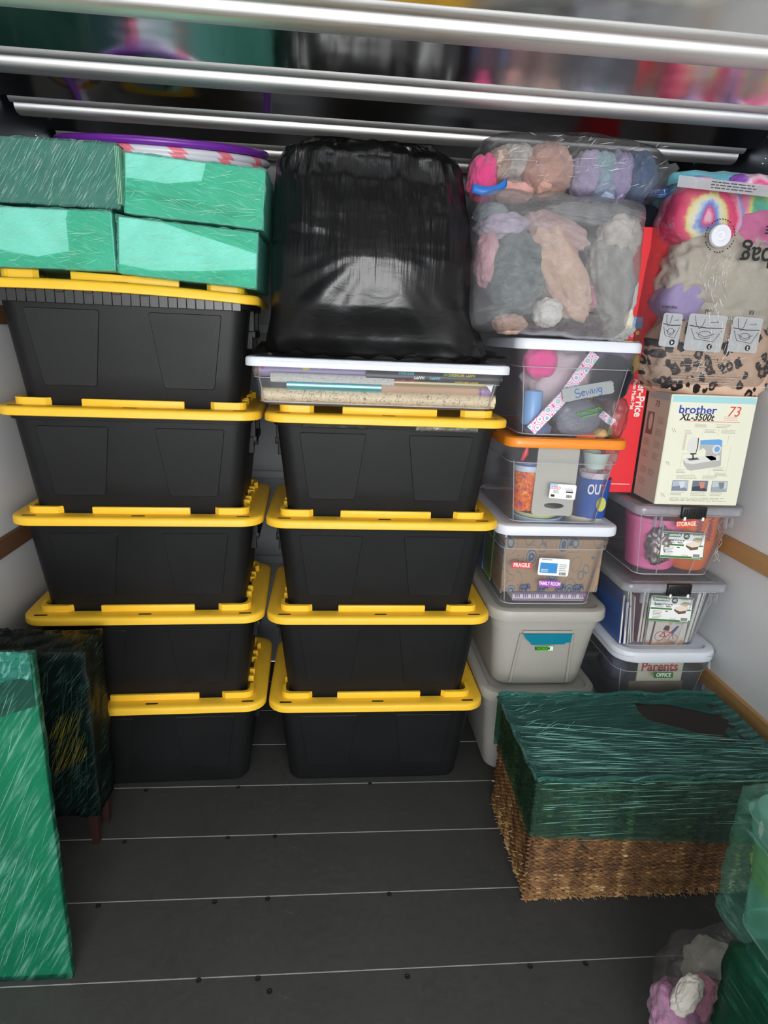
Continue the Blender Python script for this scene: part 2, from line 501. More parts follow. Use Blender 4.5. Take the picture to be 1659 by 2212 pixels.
# ================================================================ BLACK TOTES
LW, LD = 0.775, 0.52
def body_half(z):      # half width, half depth of the tote body at height z
    t = z/0.335
    return 0.315+0.036*t, 0.196+0.034*t
def tote_body_bm():
    bm = bmesh.new(); rings = []
    def ring(z, dx=0.0, r=0.05):
        a, b = body_half(z)
        return [(x, y+LD/2, z) for x, y in rrect(2*(a+dx), 2*(b+dx), r+dx, 6)]
    rings += [ring(0.0, -0.012, 0.045), ring(0.004, -0.004), ring(0.012, 0.0), ring(0.12), ring(0.30), ring(0.315, 0.0), ring(0.317, 0.010), ring(0.343, 0.011), ring(0.345, 0.008)]
    rings += [ring(0.345, 0.003), ring(0.30, -0.004), ring(0.02, -0.004)]
    loft(bm, rings); return fixn(bm)
def panel_bm(sgn):
    pts = [(0.068, 0.298), (0.277, 0.298), (0.247, 0.078), (0.098, 0.078)] if sgn > 0 else [(-0.277, 0.298), (-0.068, 0.298), (-0.098, 0.078), (-0.247, 0.078)]
    bm = bmesh.new(); c = Vector((sum(p[0] for p in pts)/4, 0, 0.19))
    def rounded(k, inset):
        out = []
        n = len(pts)
        for i in range(n):
            p = Vector((pts[i][0], 0, pts[i][1])); a = Vector((pts[i-1][0], 0, pts[i-1][1])); b = Vector((pts[(i+1) % n][0], 0, pts[(i+1) % n][1]))
            r = 0.008
            p0 = p+(a-p).normalized()*r; p1 = p+(b-p).normalized()*r
            for t in (0, 0.33, 0.67, 1):
                q = (p0.lerp(p, t)).lerp(p.lerp(p1, t), t)
                q = c+(q-c)*(1-inset/0.12)
                yy = LD/2-body_half(q.z)[1]
                out.append((q.x, yy-k, q.z))
        return out
    loft(bm, [rounded(-0.004, -0.001), rounded(0.0022, 0.0), rounded(0.0034, 0.0016)])
    return fixn(bm)
def lid_bm(bend=0.0):
    bm = bmesh.new()
    def ring(dx, z, r=0.07): return [(x, y+LD/2, z) for x, y in rrect(LW-2*dx, LD-2*dx, max(0.02, r-dx), 6)]
    rings = [ring(0.003, 0.0), ring(0.0, 0.002), ring(0.0, 0.019), ring(0.002, 0.0235), ring(0.007, 0.027), ring(0.018, 0.028), ring(0.050, 0.028), ring(0.056, 0.0275), ring(0.060, 0.0085), ring(0.075, 0.0085)]
    loft(bm, rings, False, True)
    # underside lip
    loft(bm, [ring(0.003, 0.0), ring(0.010, 0.0), ring(0.010, 0.020), ring(0.03, 0.022)], False, False)
    bmesh.ops.remove_doubles(bm, verts=bm.verts[:], dist=1e-6)
    return fixn(bm)
def ridge_front(x0, x1, y0=0.048, h=0.0215):
    return B(x0-LW/2, x1-LW/2, y0, y0+0.013, 0.026, 0.028+h, 0.003, 2)
def ridge_corner(sx, sy):
    """L-shaped rounded corner ridge"""
    bm = bmesh.new()
    pts_o, pts_i = [], []
    hw, hd, r = LW/2-0.046, LD/2-0.048, 0.03
    L1, L2 = 0.095, 0.055
    def path(off):
        a, b, rr_ = hw-off, hd-off, r-off*0.6
        out = [(a-L1, b)]
        for i in range(5):
            t = PI/2-i*PI/8
            out.append((a-rr_+rr_*math.cos(t), b-rr_+rr_*math.sin(t)))
        out.append((a, b-L2)); return out
    o_, i_ = path(0.0), path(0.013)
    poly = o_+list(reversed(i_))
    poly = [(sx*x, LD/2+sy*y) for x, y in poly]
    prism_top(bm, poly, 0.026, 0.0495); return fixn(bm)
def slot_bm(): 
    bm = bmesh.new(); prism_top(bm, rrect(0.042, 0.008, 0.004, 4), 0.0277, 0.0286); return fixn(bm)
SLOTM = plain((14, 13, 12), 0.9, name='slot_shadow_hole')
def make_lid(parent, z):
    lid = obj('lid', lid_bm(), YEL, parent, (0, 0, z), smooth=True)
    for sx in (-1, 1):
        for sy in (-1, 1): obj('ridge', ridge_corner(sx, sy), YEL, lid)
    obj('ridge', ridge_front(0.243, 0.544), YEL, lid, smooth=True)
    obj('ridge', ridge_front(0.243, 0.544, LD-0.061), YEL, lid, smooth=True)
    for sx in (-1, 1):
        for yv in (0.165, 0.215, 0.305, 0.355):
            x0 = sx*(LW/2-0.052)
            obj('ridge', B(min(x0, x0-sx*0.022), max(x0, x0-sx*0.022), yv-0.008, yv+0.008, 0.026, 0.0495, 0.0025, 1), YEL, lid)
        x0 = sx*(LW/2-0.052)
        obj('ridge', B(min(x0, x0-sx*0.009), max(x0, x0-sx*0.009), 0.225, 0.295, 0.026, 0.046, 0.0025, 1), YEL, lid)
    s = None
    for xv in (0.062-LW/2, 0.0, LW/2-0.062):
        if s is None: s = obj('slot', slot_bm(), SLOTM, lid, (xv, 0.026, 0))
        else: copy_part(s, lid, (xv, 0.026, 0))
    return lid
def make_tote():
    t = thing('storage_tote', 'x', 'tote', group='black totes with yellow lids')
    obj('body', tote_body_bm(), BLK, t, smooth=True)
    obj('panel', panel_bm(-1), BLK, t); obj('panel', panel_bm(1), BLK, t)
    for sx in (-1, 1):       # moulded handle: bar between two ribs on each short side
        bm = bmesh.new()
        for yv in (LD/2-0.085, LD/2+0.085):
            for (z0, z1) in ((0.20, 0.255), (0.255, 0.318)):
                xa = body_half(z0)[0]-0.004
                bx(bm, min(sx*xa, sx*(xa+0.022)), max(sx*xa, sx*(xa+0.022)), yv-0.006, yv+0.006, z0, z1, 0.002, 1)
        xa = body_half(0.27)[0]
        bx(bm, min(sx*(xa-0.002), sx*(xa+0.02)), max(sx*(xa-0.002), sx*(xa+0.02)), LD/2-0.09, LD/2+0.09, 0.235, 0.258, 0.004, 2)
        obj('handle', bm, BLK, t, smooth=True)
    make_lid(t, 0.33)
    return t
proto = make_tote()
PIT = 0.3385
ROTL, ROTM = 0.0328, 0.0049
def stack_pos(x0, y0, rot):
    return (x0+LW/2*math.cos(rot), y0+LW/2*math.sin(rot))
xlc, ylc = stack_pos(0.4193, -0.0142, ROTL)
xmc, ymc = stack_pos(1.2011, 0.0, ROTM)
llab = ['black tote on the floor at the bottom of the left stack, behind wrapped furniture',
        'second black tote from the floor in the left stack by the wall',
        'middle black tote of the five in the left stack',
        'fourth black tote up in the left stack, just below the bowed top one',
        'top black tote of the left stack, yellow lid bowed open under green boxes']
mlab = ['black tote on the floor at the bottom of the middle stack, dusty lower corner',
        'second black tote from the floor in the middle stack',
        'third black tote from the floor in the middle stack, faint scratches on its left panel',
        'top black tote of the middle stack, silver foil peeking out under its yellow lid']
dxL = [0.002, 0.0, 0.0, -0.003, -0.002]; dxM = [0.003, 0.0, 0.0, -0.001]
totes = []
first = True
for (xc, yc, rot, labs, dx) in ((xlc, ylc, ROTL, llab, dxL), (xmc, ymc, ROTM, mlab, dxM)):
    for k, lb in enumerate(labs):
        t = proto if first else copy_tree(proto); first = False
        t.location = (xc+dx[k], yc, PIT*k); t.rotation_euler = (0, 0, rot); t['label'] = lb
        totes.append(t)
# the top left lid is pushed open: give it its own bowed lid, raised towards the left
top = totes[4]
for ch in list(top.children):
    if ch.name.startswith('lid'):
        ch.data = ch.data.copy(); ch.data.name = 'bowed_lid'
        def bow(x, y): return 0.001+0.030*max(0.0, 1-((x+0.15)/0.50)**2)*(0.55+0.45*math.cos((y-LD/2)/LD*PI))
        bm = bmesh.new(); bm.from_mesh(ch.data)
        bmesh.ops.subdivide_edges(bm, edges=[e for e in bm.edges if e.calc_length() > 0.15], cuts=12, use_grid_fill=True)
        for v in bm.verts: v.co.z += bow(v.co.x, v.co.y)
        bm.to_mesh(ch.data); bm.free()
        for r in ch.children:
            r.data = r.data.copy()
            for v in r.data.vertices:
                v.co.z += bow(v.co.x+r.location.x, v.co.y+r.location.y)
# ribbed clear strip of the packed liner showing under the bowed lid
bm = bmesh.new()
for i in range(26):
    x0 = -0.335+i*0.0258
    bx(bm, x0, x0+0.0252, 0.0185-0.0004*(i % 3), 0.021, 0.312, 0.341+0.012*max(0, 1-((x0+0.1)/0.5)**2), 0.0012, 1)
LINER = plain((24, 25, 26), 0.3, name='grey_liner')
obj('rim_rib', bm, LINER, top, smooth=True, kind='stuff')
# foil glimpses under the top middle lid
FOIL = plain((196, 196, 192), 0.22, 0.9, bump=0.6, scale=50, name='silver_foil')
for (x0, x1, m_) in ((-0.27, -0.065, plain((70, 70, 68), 0.2, 0.5, name='dark_foil')), (0.085, 0.285, FOIL)):
    bm = bmesh.new()
    def fs(u, v, x0=x0, x1=x1):
        return (x0+(x1-x0)*u, 0.016-0.010*v*0.4+0.002*noise.noise(Vector((u*20, v*5, x0*9))), 0.316+0.02*v-0.004*abs(noise.noise(Vector((u*14, 0, x0))))*(1-v))
    gridsheet(bm, fs, 30, 4); o = obj('foil_edge', bm, m_, totes[8], smooth='all')
    md = o.modifiers.new('s', 'SOLIDIFY'); md.thickness = 0.001

# ================================================================ GENERIC BINS
BINCLR = clear_plastic('clear_bin_plastic', (0.945, 0.95, 0.97), 0.125)
BINCLR2 = clear_plastic('clear_tinted_bin_plastic', (0.93, 0.94, 0.96), 0.125, (0.78, 0.80, 0.88))
BINEDGE = clear_plastic('clear_bin_edge', (0.90, 0.91, 0.94), 0.5, (0.92, 0.93, 0.97), 0.1)
LIDW = plain((226, 230, 240), 0.4, var=0.03, scale=30, name='white_lid_plastic')
LIDO = plain((238, 140, 38), 0.3, var=0.05, scale=30, name='orange_lid_plastic')
GREYP = plain((170, 167, 160), 0.45, var=0.04, bump=0.05, scale=200, name='grey_tote_plastic')
def bin_shell(wt, wb, d, db, h, r=0.04, step=0.75, stepd=0.005, thick=0.0):
    """tapered tub: front at y=inset, returns bmesh; ledge at step*h"""
    bm = bmesh.new()
    def ring(z, dx=0.0):
        t = z/h
        return [(x, y+d/2, z) for x, y in rrect(wb+(wt-wb)*t+2*dx, db+(d-db)*t+2*dx, r, 6)]
    zs = step*h
    rings = [ring(0, -0.012), ring(0.004, -0.004), ring(0.014, 0), ring(zs*0.5), ring(zs, 0), ring(zs+0.003, stepd), ring(h-0.006, stepd), ring(h-0.004, stepd+0.008), ring(h, stepd+0.008)]
    loft(bm, rings, True, False)
    return fixn(bm)
def flat_lid(w_, d, hh=0.03, r=0.05, mid=0.0, dish=0.008):
    bm = bmesh.new()
    def ring(dx, z): return [(x, y+d/2, z) for x, y in rrect(w_-2*dx, d-2*dx, max(0.008, r-dx), 6)]
    loft(bm, [ring(0.006, 0.0), ring(0.001, 0.0), ring(0.0, 0.003), ring(0.0, hh*0.72), ring(0.004, hh*0.92), ring(0.012, hh), ring(0.03, hh), ring(0.037, hh-dish), ring(0.06, hh-dish)], False, True)
    loft(bm, [ring(0.006, 0.0), ring(0.008, hh*0.6), ring(0.03, hh*0.62)], False, False)
    bmesh.ops.remove_doubles(bm, verts=bm.verts[:], dist=1e-6)
    return fixn(bm)
def make_bin(name, label, x0, yf, z0, wt, d, h, lidm, bodym, lidw, lidd, lidh=0.032, wb=None, db=None, rotz=0, r=0.04, lr=0.05, step=0.75, cat='bin'):
    """x0: left edge of the lid; bin local frame: x centred, y from the front of the lid, z from its base"""
    t = thing(name, label, cat, (x0+lidw/2, yf, z0), rotz)
    off = (lidd-d)/2
    b = obj('body', bin_shell(wt, wb or wt*0.87, d, db or d*0.9, h, r, step), bodym, t, (0, off, 0), smooth=True)
    l = obj('lid', flat_lid(lidw, lidd, lidh, lr), lidm, t, (0, 0, h-lidh*0.62), smooth=True)
    if bodym is not GREYP:
        bm = bmesh.new()
        wb_, db_ = wb or wt*0.87, db or d*0.9
        for (zz, dx, rad) in ((step*h, 0.004, 0.0015), (0.010, 0.0, 0.0022)):
            k = zz/h
            pts = [(x, y+d/2, zz) for x, y in rrect(wb_+(wt-wb_)*k+2*dx, db_+(d-db_)*k+2*dx, r, 6)]
            tube(bm, pts, rad, 6, True)
        for sx in (-1, 1):                      # pale tubes painting the highlight down each front corner
            pts = []
            for q in range(7):
                k = q/6*step; zz = k*h
                w_, d_ = wb_+(wt-wb_)*k, db_+(d-db_)*k
                pts.append((sx*(w_/2-r*.29), d/2-d_/2+r*.29, zz+.006))
            tube(bm, pts, 0.0016, 6)
        obj('moulded_edge', bm, BINEDGE, t, (0, off, 0), smooth='all')  # ledge and base lines, plus the painted corner highlights
    t['h'] = h
    return t, b, l
# ---- column A -------------------------------------------------------------
YA = 0.04
XA = 1.981
# grey totes
def grey_tote(label, z0, h):
    t, b, l = make_bin('grey_tote', label, XA, YA, z0, 0.400, 0.585, h, GREYP, GREYP, 0.438, 0.62, 0.042, wb=0.335, db=0.50, r=0.06, lr=0.075, step=0.78, cat='tote')
    return t
g1 = grey_tote('grey lidded tote on the floor, mostly hidden behind the basket', 0.0, 0.362)
g2 = grey_tote('grey lidded tote with a teal latch and BEDROOM sticker', 0.375, 0.312)
TEAL = plain((20, 128, 152), 0.35, name='teal_latch')
def bfront(t, z, yoff, d, db, h, step=0.75):
    return yoff+(d-db)/2*(1-z/h)
def front_y(z, lidd, d, db, h): return (lidd-d)/2+(d-db)/2*(1-z/h)
# grey tote front: raised handle frame + teal pull + sticker
def grey_front(z): return front_y(z, 0.62, 0.585, 0.50, 0.312)
tiltg = -math.atan((0.585-0.50)/2/0.312)
frame = bmesh.new()
def gp(x, z, k=0.0): return (x, grey_front(z)-0.005-k, z)
for (pa, pb, wd) in (((-0.112, 0.02), (-0.098, 0.232), 0.006), ((0.105, 0.02), (0.092, 0.232), 0.006), ((-0.094, 0.238), (0.088, 0.238), 0.006)):
    tube(frame, [gp(*pa), gp(*pb)], wd, 8)
obj('handle_frame', frame, GREYP, g2, smooth=True)
bm = bmesh.new()
pts = [(-0.092, 0.232), (0.088, 0.234), (0.086, 0.198), (0.070, 0.196), (0.066, 0.190), (-0.056, 0.186), (-0.060, 0.194), (-0.080, 0.212)]
vs0 = [bm.verts.new((x, grey_front(z)-0.014, z)) for x, z in pts]; vs1 = [bm.verts.new((x, grey_front(z)+0.004, z)) for x, z in pts]
bm.faces.new(vs0); bm.faces.new(list(reversed(vs1)))
for i in range(len(pts)):
    j = (i+1) % len(pts); bm.faces.new((vs0[j], vs0[i], vs1[i], vs1[j]))
obj('latch', fixn(bm), TEAL, g2, label='teal pull latch')
GRNST = plain((95, 190, 60), 0.5, name='green_sticker')
st = sticker(g2, -0.002, grey_front(0.165)-0.008, 0.168, 0.066, 0.019, GRNST, 0.02, tiltg, label='bright green BEDROOM sticker')
text('BEDROOM', 0.0155, BLACKINK, st, TM(-0.009, -0.0008, 0), bold=0.0004, sx=0.74)
print_on(st, rpoly(0.017, 0.016, 0.001, 0.022, 0), WHITE, name='blank_box')

# ---- FRAGILE bin ----------------------------------------------------------
Hf = 0.312
frag, fb, fl = make_bin('clear_bin', 'clear bin with white lid, FRAGILE and FAMILY ROOM stickers on it', XA-0.006, YA, 0.702, 0.392, 0.56, Hf-0.01, LIDW, BINCLR, 0.43, 0.59, 0.034, wb=0.325, db=0.49)
def ff(z): return front_y(z, 0.59, 0.56, 0.49, Hf-0.01)
tiltf = -math.atan(0.035/Hf)
def onto(th, u, v, y): 
    p = at(u, v, y); return p.x-th.location.x, p.z-th.location.z
def stick_at(th, fy, u, v, wd, h, mat, roll=0, tilt=0, out=0.003, **k):
    y = th.location.y+0.03
    for _ in range(3):
        x, z = onto(th, u, v, y); y = th.location.y+fy(z)-out
    return sticker(th, x, fy(z)-out, z, wd, h, mat, roll, tilt, **k)
RED_ST = plain((214, 62, 62), 0.5, name='red_sticker'); PUR_ST = plain((168, 66, 190), 0.5, name='purple_sticker')
st = stick_at(frag, ff, 1127, 1221, 0.072, 0.022, RED_ST, -0.02, tiltf, 0.006, label='red FRAGILE sticker')
text('FRAGILE', 0.020, WHITE, st, TM(0, -0.0008, 0), bold=0.0006, sx=0.80)
st = stick_at(frag, ff, 1187.5, 1261, 0.078, 0.023, PUR_ST, -0.05, tiltf, 0.006, label='purple FAMILY ROOM sticker')
text('FAMILY ROOM', 0.0185, WHITE, st, TM(0, -0.0008, 0), bold=0.0006, sx=0.64)
st = stick_at(frag, ff, 1196, 1225, 0.110, 0.062, WHITE, -0.05, tiltf, 0.006, r=0.006, label='white and blue product label')
print_on(st, rpoly(0.062, 0.036, 0.001, -0.018, -0.004), plain((42, 138, 205), 0.5, name='label_blue'))
bars(st, lines(-0.045, -0.005, 0.0255, 1, 0.006, 0.003, 3)+lines(0.020, 0.048, 0.010, 4, 0.007, 0.002, 4), GREYINK)
bars(st, lines(-0.045, -0.015, -0.010, 2, 0.006, 0.003, 9), WHITE, y=-0.001)
barcode(st, 0.022, -0.028, 0.024, 0.011, 5)

# ---- orange-lidded bin ----------------------------------------------------
Ho = 0.302
ora, ob, ol = make_bin('clear_bin', 'clear bin with orange lid holding party cups and plates', XA-0.004, YA, 1.009, 0.382, 0.56, Ho-0.008, LIDO, BINCLR, 0.418, 0.59, 0.032, wb=0.312, db=0.49)
def fo(z): return front_y(z, 0.59, 0.56, 0.49, Ho-0.008)
tilto = -math.atan(0.035/Ho)
st = stick_at(ora, fo, 1215.5, 1062, 0.092, 0.050, WHITE, -0.06, tilto, 0.005, r=0.005, label='white product label with red oval logo')
print_on(st, [(-0.046, 0.025), (-0.02, 0.025), (-0.019, 0.019), (-0.045, 0.003)], plain((168, 196, 232), 0.5, name='label_pale_blue'), d=0.0002)
print_on(st, rpoly(0.030, 0.009, 0.0044, -0.024, 0.011), plain((206, 44, 66), 0.5, name='logo_red'), d=0.0004)
print_on(st, rpoly(0.026, 0.0055, 0.0026, -0.024, 0.011), WHITE, d=0.0006)
bars(st, lines(-0.033, -0.013, 0.011, 1, 0.004, 0.0022, 2), REDINK, y=-0.0012)
bars(st, lines(-0.034, -0.012, 0.003, 4, 0.003, 0.0014, 5)+lines(0.008, 0.038, 0.010, 3, 0.003, 0.0012, 6), GREYINK)
bars(st, [(0.012, 0.036, -0.003, 0.002), (-0.040, -0.027, -0.020, -0.012)], BLACKINK)
barcode(st, 0.014, -0.020, 0.020, 0.010, 8)

# ---- sewing bin -----------------------------------------------------------
Hs = 0.303
sew, sb, sl = make_bin('clear_bin', 'clear bin with white lid and grey tape strip reading Sewing', XA-0.002, YA, 1.311, 0.385, 0.56, Hs, LIDW, BINCLR, 0.42, 0.59, 0.034, wb=0.315, db=0.49)
def fs_(z): return front_y(z, 0.59, 0.56, 0.49, Hs)
tilts = -math.atan(0.035/Hs)
TAPE = plain((150, 155, 156), 0.4, 0.2, var=0.08, bump=0.2, scale=300, name='duct_tape')
rnd = random.Random(3)
tp = [(-0.086, 0.021), (-0.03, 0.022), (0.08, 0.020)]+[(0.084+0.003*(i % 2), 0.016-i*0.006) for i in range(6)]+[(0.08, -0.021), (-0.02, -0.020), (-0.07, -0.022)]+[(-0.084-0.003*(i % 2), -0.018+i*0.006) for i in range(6)]
st = stick_at(sew, fs_, 1270.5, 845, 0.17, 0.044, TAPE, 0.21, tilts, 0.006, pts=tp, name='tape_strip', label='torn grey tape strip with blue handwriting')
BLUEPEN = plain((30, 98, 178), 0.6, name='blue_marker')
def stroke(parent, pts, r, mat, name='handwriting', y=-0.0012):
    cu = bmesh.new()
    tube(cu, [(x, y, z) for x, z in pts], r, 6); return obj(name, cu, mat, parent)
def arcp(cx, cz, rx, rz, a0, a1, n=10):
    return [(cx+rx*math.cos(math.radians(a0+(a1-a0)*i/n)), cz+rz*math.sin(math.radians(a0+(a1-a0)*i/n))) for i in range(n+1)]
hw = bmesh.new()
def st_(pts): tube(hw, [(x, -0.0012, z) for x, z in pts], 0.0012, 6)
st_(arcp(-0.036, 0.006, 0.008, 0.007, 40, 250, 8)+arcp(-0.036, -0.007, 0.009, 0.007, 80, -150, 8))       # S
st_([(-0.023, -0.004), (-0.012, -0.002)]+arcp(-0.017, -0.004, 0.006, 0.007, 20, 320, 9))                     # e
st_([(-0.008, 0.003), (-0.004, -0.011), (0.001, 0.0), (0.006, -0.011), (0.010, 0.005)])                     # w
st_([(0.014, 0.003), (0.014, -0.010)]); st_([(0.0138, 0.009), (0.0146, 0.0095)])                              # i
st_([(0.019, -0.011), (0.021, 0.004), (0.028, -0.010), (0.031, 0.006)])                                     # n
st_(arcp(0.039, -0.002, 0.005, 0.006, 20, 350, 9)+[(0.045, 0.003), (0.044, -0.014)]+arcp(0.038, -0.015, 0.006, 0.005, 0, -140, 6))  # g
obj('handwriting', hw, BLUEPEN, st)

# ================================================================ CONTENTS of column A
def pc(u, v, y): return at(u, v, y)
YC = YA+0.075
# --- sewing bin contents
blob('fabric_bundle', 'hot pink fabric bundle at top left inside the Sewing bin', 'fabric', pc(1166, 783, YC+.03), 0.110, 0.105, 0.10, cloth((255, 40, 140), (255, 95, 175), 240, .3), 3)
blob('tulle_bundle', 'puff of pale pink tulle in the middle of the Sewing bin', 'fabric', pc(1205, 830, YC+.14), 0.24, 0.27, 0.18, cloth((214, 196, 202), (235, 218, 222), 90, .6), 5, 0.2, 2.8)
blob('fabric_bundle', 'folded black fabric behind the tape in the Sewing bin', 'fabric', pc(1322, 818, YC+.02), 0.135, 0.150, 0.06, cloth((22, 24, 34), (32, 34, 46), 200, .3), 8, .1, 2, (0, 0.35, 0))
blob('fabric_bundle', 'lavender grey fabric at top right of the Sewing bin', 'fabric', pc(1322, 773, YC+.09), 0.13, 0.07, 0.12, cloth((120, 112, 148), (150, 140, 176), 150, .4), 11)
blob('yarn_ball', 'small mustard ball in the right corner of the Sewing bin', 'yarn', pc(1366, 783, YC+.05), 0.035, 0.075, 0.06, cloth((205, 176, 92), (226, 200, 120), 150, .5), 12)
bm = bmesh.new(); lathe(bm, [(0.001, -0.055), (0.031, -0.055), (0.032, -0.05), (0.032, 0.052), (0.030, 0.055), (0.024, 0.055), (0.022, 0.04), (0.001, 0.04)], 28)
tag(obj('cup', bm, plain((128, 176, 226), 0.35, name='pale_blue_plastic'), None, pc(1149, 880, YC+.02), smooth=True), 'light blue cylinder standing in the left of the Sewing bin', 'cup')
blob('fabric_bundle', 'slate blue cloth in the lower left corner of the Sewing bin', 'fabric', pc(1160, 925, YC+.02), 0.09, 0.05, 0.08, cloth((96, 112, 150)), 21)
# grey round pouch in a clear bag
p = thing('craft_pouch', 'round grey pouch in a clear bag with green lettering, Sewing bin', 'pouch', pc(1248, 905, YC-.005))
obj('pouch_body', blob_bm(0.150, 0.05, 0.125, 4, .05, 1.5, 4, 2.2, .03), cloth((120, 124, 138), (138, 142, 156), 260, .2), p, smooth='all')
CLRFILM = film('clear_film', (0.95, 0.95, 0.96), (0.85, 0.86, 0.88), 0.04, 0.22, (0, 0.6, 0), (4, 4, 14), 5, 0.55, 0.75, 0.12, 0.5, (0.95, 0.95, 0.96))
obj('clear_bag', blob_bm(0.185, 0.062, 0.145, 4, .09, 2.4, 4, 2.4, .10), CLRFILM, p, smooth='all')
text('#HANDMWITH', 0.0145, plain((95, 165, 80), 0.6, name='green_print'), p, TM(0.020, -0.036, 0.030, 0.24), bold=0.0004, sx=0.85, shear=0.15)
gp_ = P(rpoly(.05, .004, .001), -.0004, 0); gp_o = obj('green_print', gp_, plain((95, 165, 80), 0.6, name='green_print'), p, (.024, -.036, .016), (0, -.26, 0))
# patterned trim ribbon, zig-zag through the bin
def m_scallop():
    t = NT('scalloped_ribbon'); v = t.coords('Object', (36, 36, 36))
    vo = t.n('ShaderNodeTexVoronoi'); vo.inputs['Scale'].default_value = 1.0; vo.inputs['Randomness'].default_value = 0.25; t.l(v, vo.inputs['Vector'])
    c = t.ramp(vo.outputs['Distance'], [(0.0, lin((190, 222, 150))), (0.16, lin((150, 190, 224))), (0.28, lin((240, 240, 244))), (0.42, lin((236, 130, 180))), (0.5, lin((245, 240, 244))), (0.62, lin((220, 100, 160)))], 'CONSTANT')
    return t.done(t.principled(c, 0.7))
SCAL = m_scallop()
def ribbon(label, pts, wd, mat, y0, name='trim_ribbon'):
    bm = bmesh.new(); pv = [at(u, v, y0) for u, v in pts]
    L, R_ = [], []
    for i, q in enumerate(pv):
        a = pv[max(0, i-1)]; b = pv[min(len(pv)-1, i+1)]
        d = (b-a); n = Vector((-d.z, 0, d.x)).normalized()*wd/2
        L.append(q+n); R_.append(q-n)
    c0 = pv[0]
    rings = []
    for l_, r_ in zip(L, R_):
        rings.append([l_-c0, r_-c0, r_-c0+Vector((0, .006, 0)), l_-c0+Vector((0, .006, 0))])
    loft(bm, rings); o = obj(name, fixn(bm), mat, None, c0)
    return tag(o, label, 'ribbon')
ribbon('scalloped pastel ribbon folded diagonally up the Sewing bin', [(1286, 764), (1268, 788), (1248, 815), (1226, 846)], 0.037, SCAL, YC-.02)
ribbon('scalloped pastel ribbon end lying low left in the Sewing bin', [(1222, 852), (1200, 876), (1174, 903), (1147, 930)], 0.037, SCAL, YC-.035)
ribbon('short scalloped ribbon scrap at right of the Sewing bin', [(1298, 893), (1312, 905), (1326, 914)], 0.024, SCAL, YC-.02)
blob('plastic_bag', 'crinkled clear plastic bag at right inside the Sewing bin', 'bag', pc(1328, 900, YC+.0), 0.08, 0.14, 0.06, CLRFILM, 31, .2, 3, fold=.2)
bm = bmesh.new()
for (x0, x1) in ((-0.035, 0.035),): bx(bm, x0, x1, -0.02, 0.02, -0.012, 0.012, 0.008, 3)
tag(obj('felt_strip', bm, cloth((226, 92, 38), (240, 118, 60), 200, .3), None, pc(1262, 942, YC-.005), smooth=True), 'orange felt strip on the floor of the Sewing bin', 'fabric')
blob('felt_strip', 'yellow felt piece beside the orange strip in the Sewing bin', 'fabric', pc(1294, 936, YC), 0.05, 0.032, 0.05, cloth((236, 182, 92), (246, 200, 120), 180, .3), 14)
blob('thread_spool', 'olive thread spool in the lower right of the Sewing bin', 'spool', pc(1313, 932, YC+.02), 0.03, 0.045, 0.03, cloth((140, 140, 72), (165, 165, 95), 300, .5), 15, .05)

# --- orange bin contents
def cup(label, u, v, y, rt, rb, h, mats, name='cup'):
    t = thing(name, label, 'cup', at(u, v, y))
    return t
YO = YA+0.115
def m_swirl():
    t = NT('orange_swirl_print'); v = t.coords('Object', (1, 1, 1))
    n = t.noise(v, 34, 3, 0.5, 1.6)
    c = t.ramp(n, [(0.36, lin((120, 60, 130))), (0.40, lin((226, 88, 34))), (0.52, lin((232, 100, 40))), (0.555, lin((246, 196, 60))), (0.58, lin((230, 96, 38))), (0.68, lin((226, 88, 34))), (0.71, lin((110, 150, 60)))])
    return t.done(t.principled(c, 0.3))
t = thing('tumbler', 'orange swirl patterned tumbler at left in the orange-lidded bin', 'cup', at(1128, 1098, YO)+Vector((0.003, 0, 0)))
bm = bmesh.new(); lathe(bm, [(0.001, 0), (0.038, 0), (0.039, 0.003), (0.043, 0.138), (0.041, 0.139), (0.001, 0.139)], 32); obj('sleeve', bm, m_swirl(), t, smooth=True)
bm = bmesh.new(); lathe(bm, [(0.0445, 0.139), (0.0455, 0.150), (0.0445, 0.158), (0.03, 0.161), (0.001, 0.161)], 32); obj('lid', bm, plain((196, 214, 230), 0.3, name='pale_lid'), t, smooth=True)
bm = bmesh.new(); lathe(bm, [(0.040, 0.161), (0.042, 0.164), (0.040, 0.172), (0.001, 0.172)], 32); obj('lid', bm, plain((96, 106, 170), 0.3, name='blue_lid'), t, smooth=True, label='blue upper lid')
bm = bmesh.new(); tube(bm, [(-0.03, 0, 0.176), (-0.02, 0, 0.20), (-0.015, 0, 0.225)], [0.006, 0.011, 0.006], 10)
tag(obj('spoon', bm, plain((226, 50, 62), 0.3, name='red_plastic'), None, t.location+Vector((0.004, -0.012, -0.002)), smooth=True), 'red plastic spoon on top of the orange patterned tumbler', 'spoon')
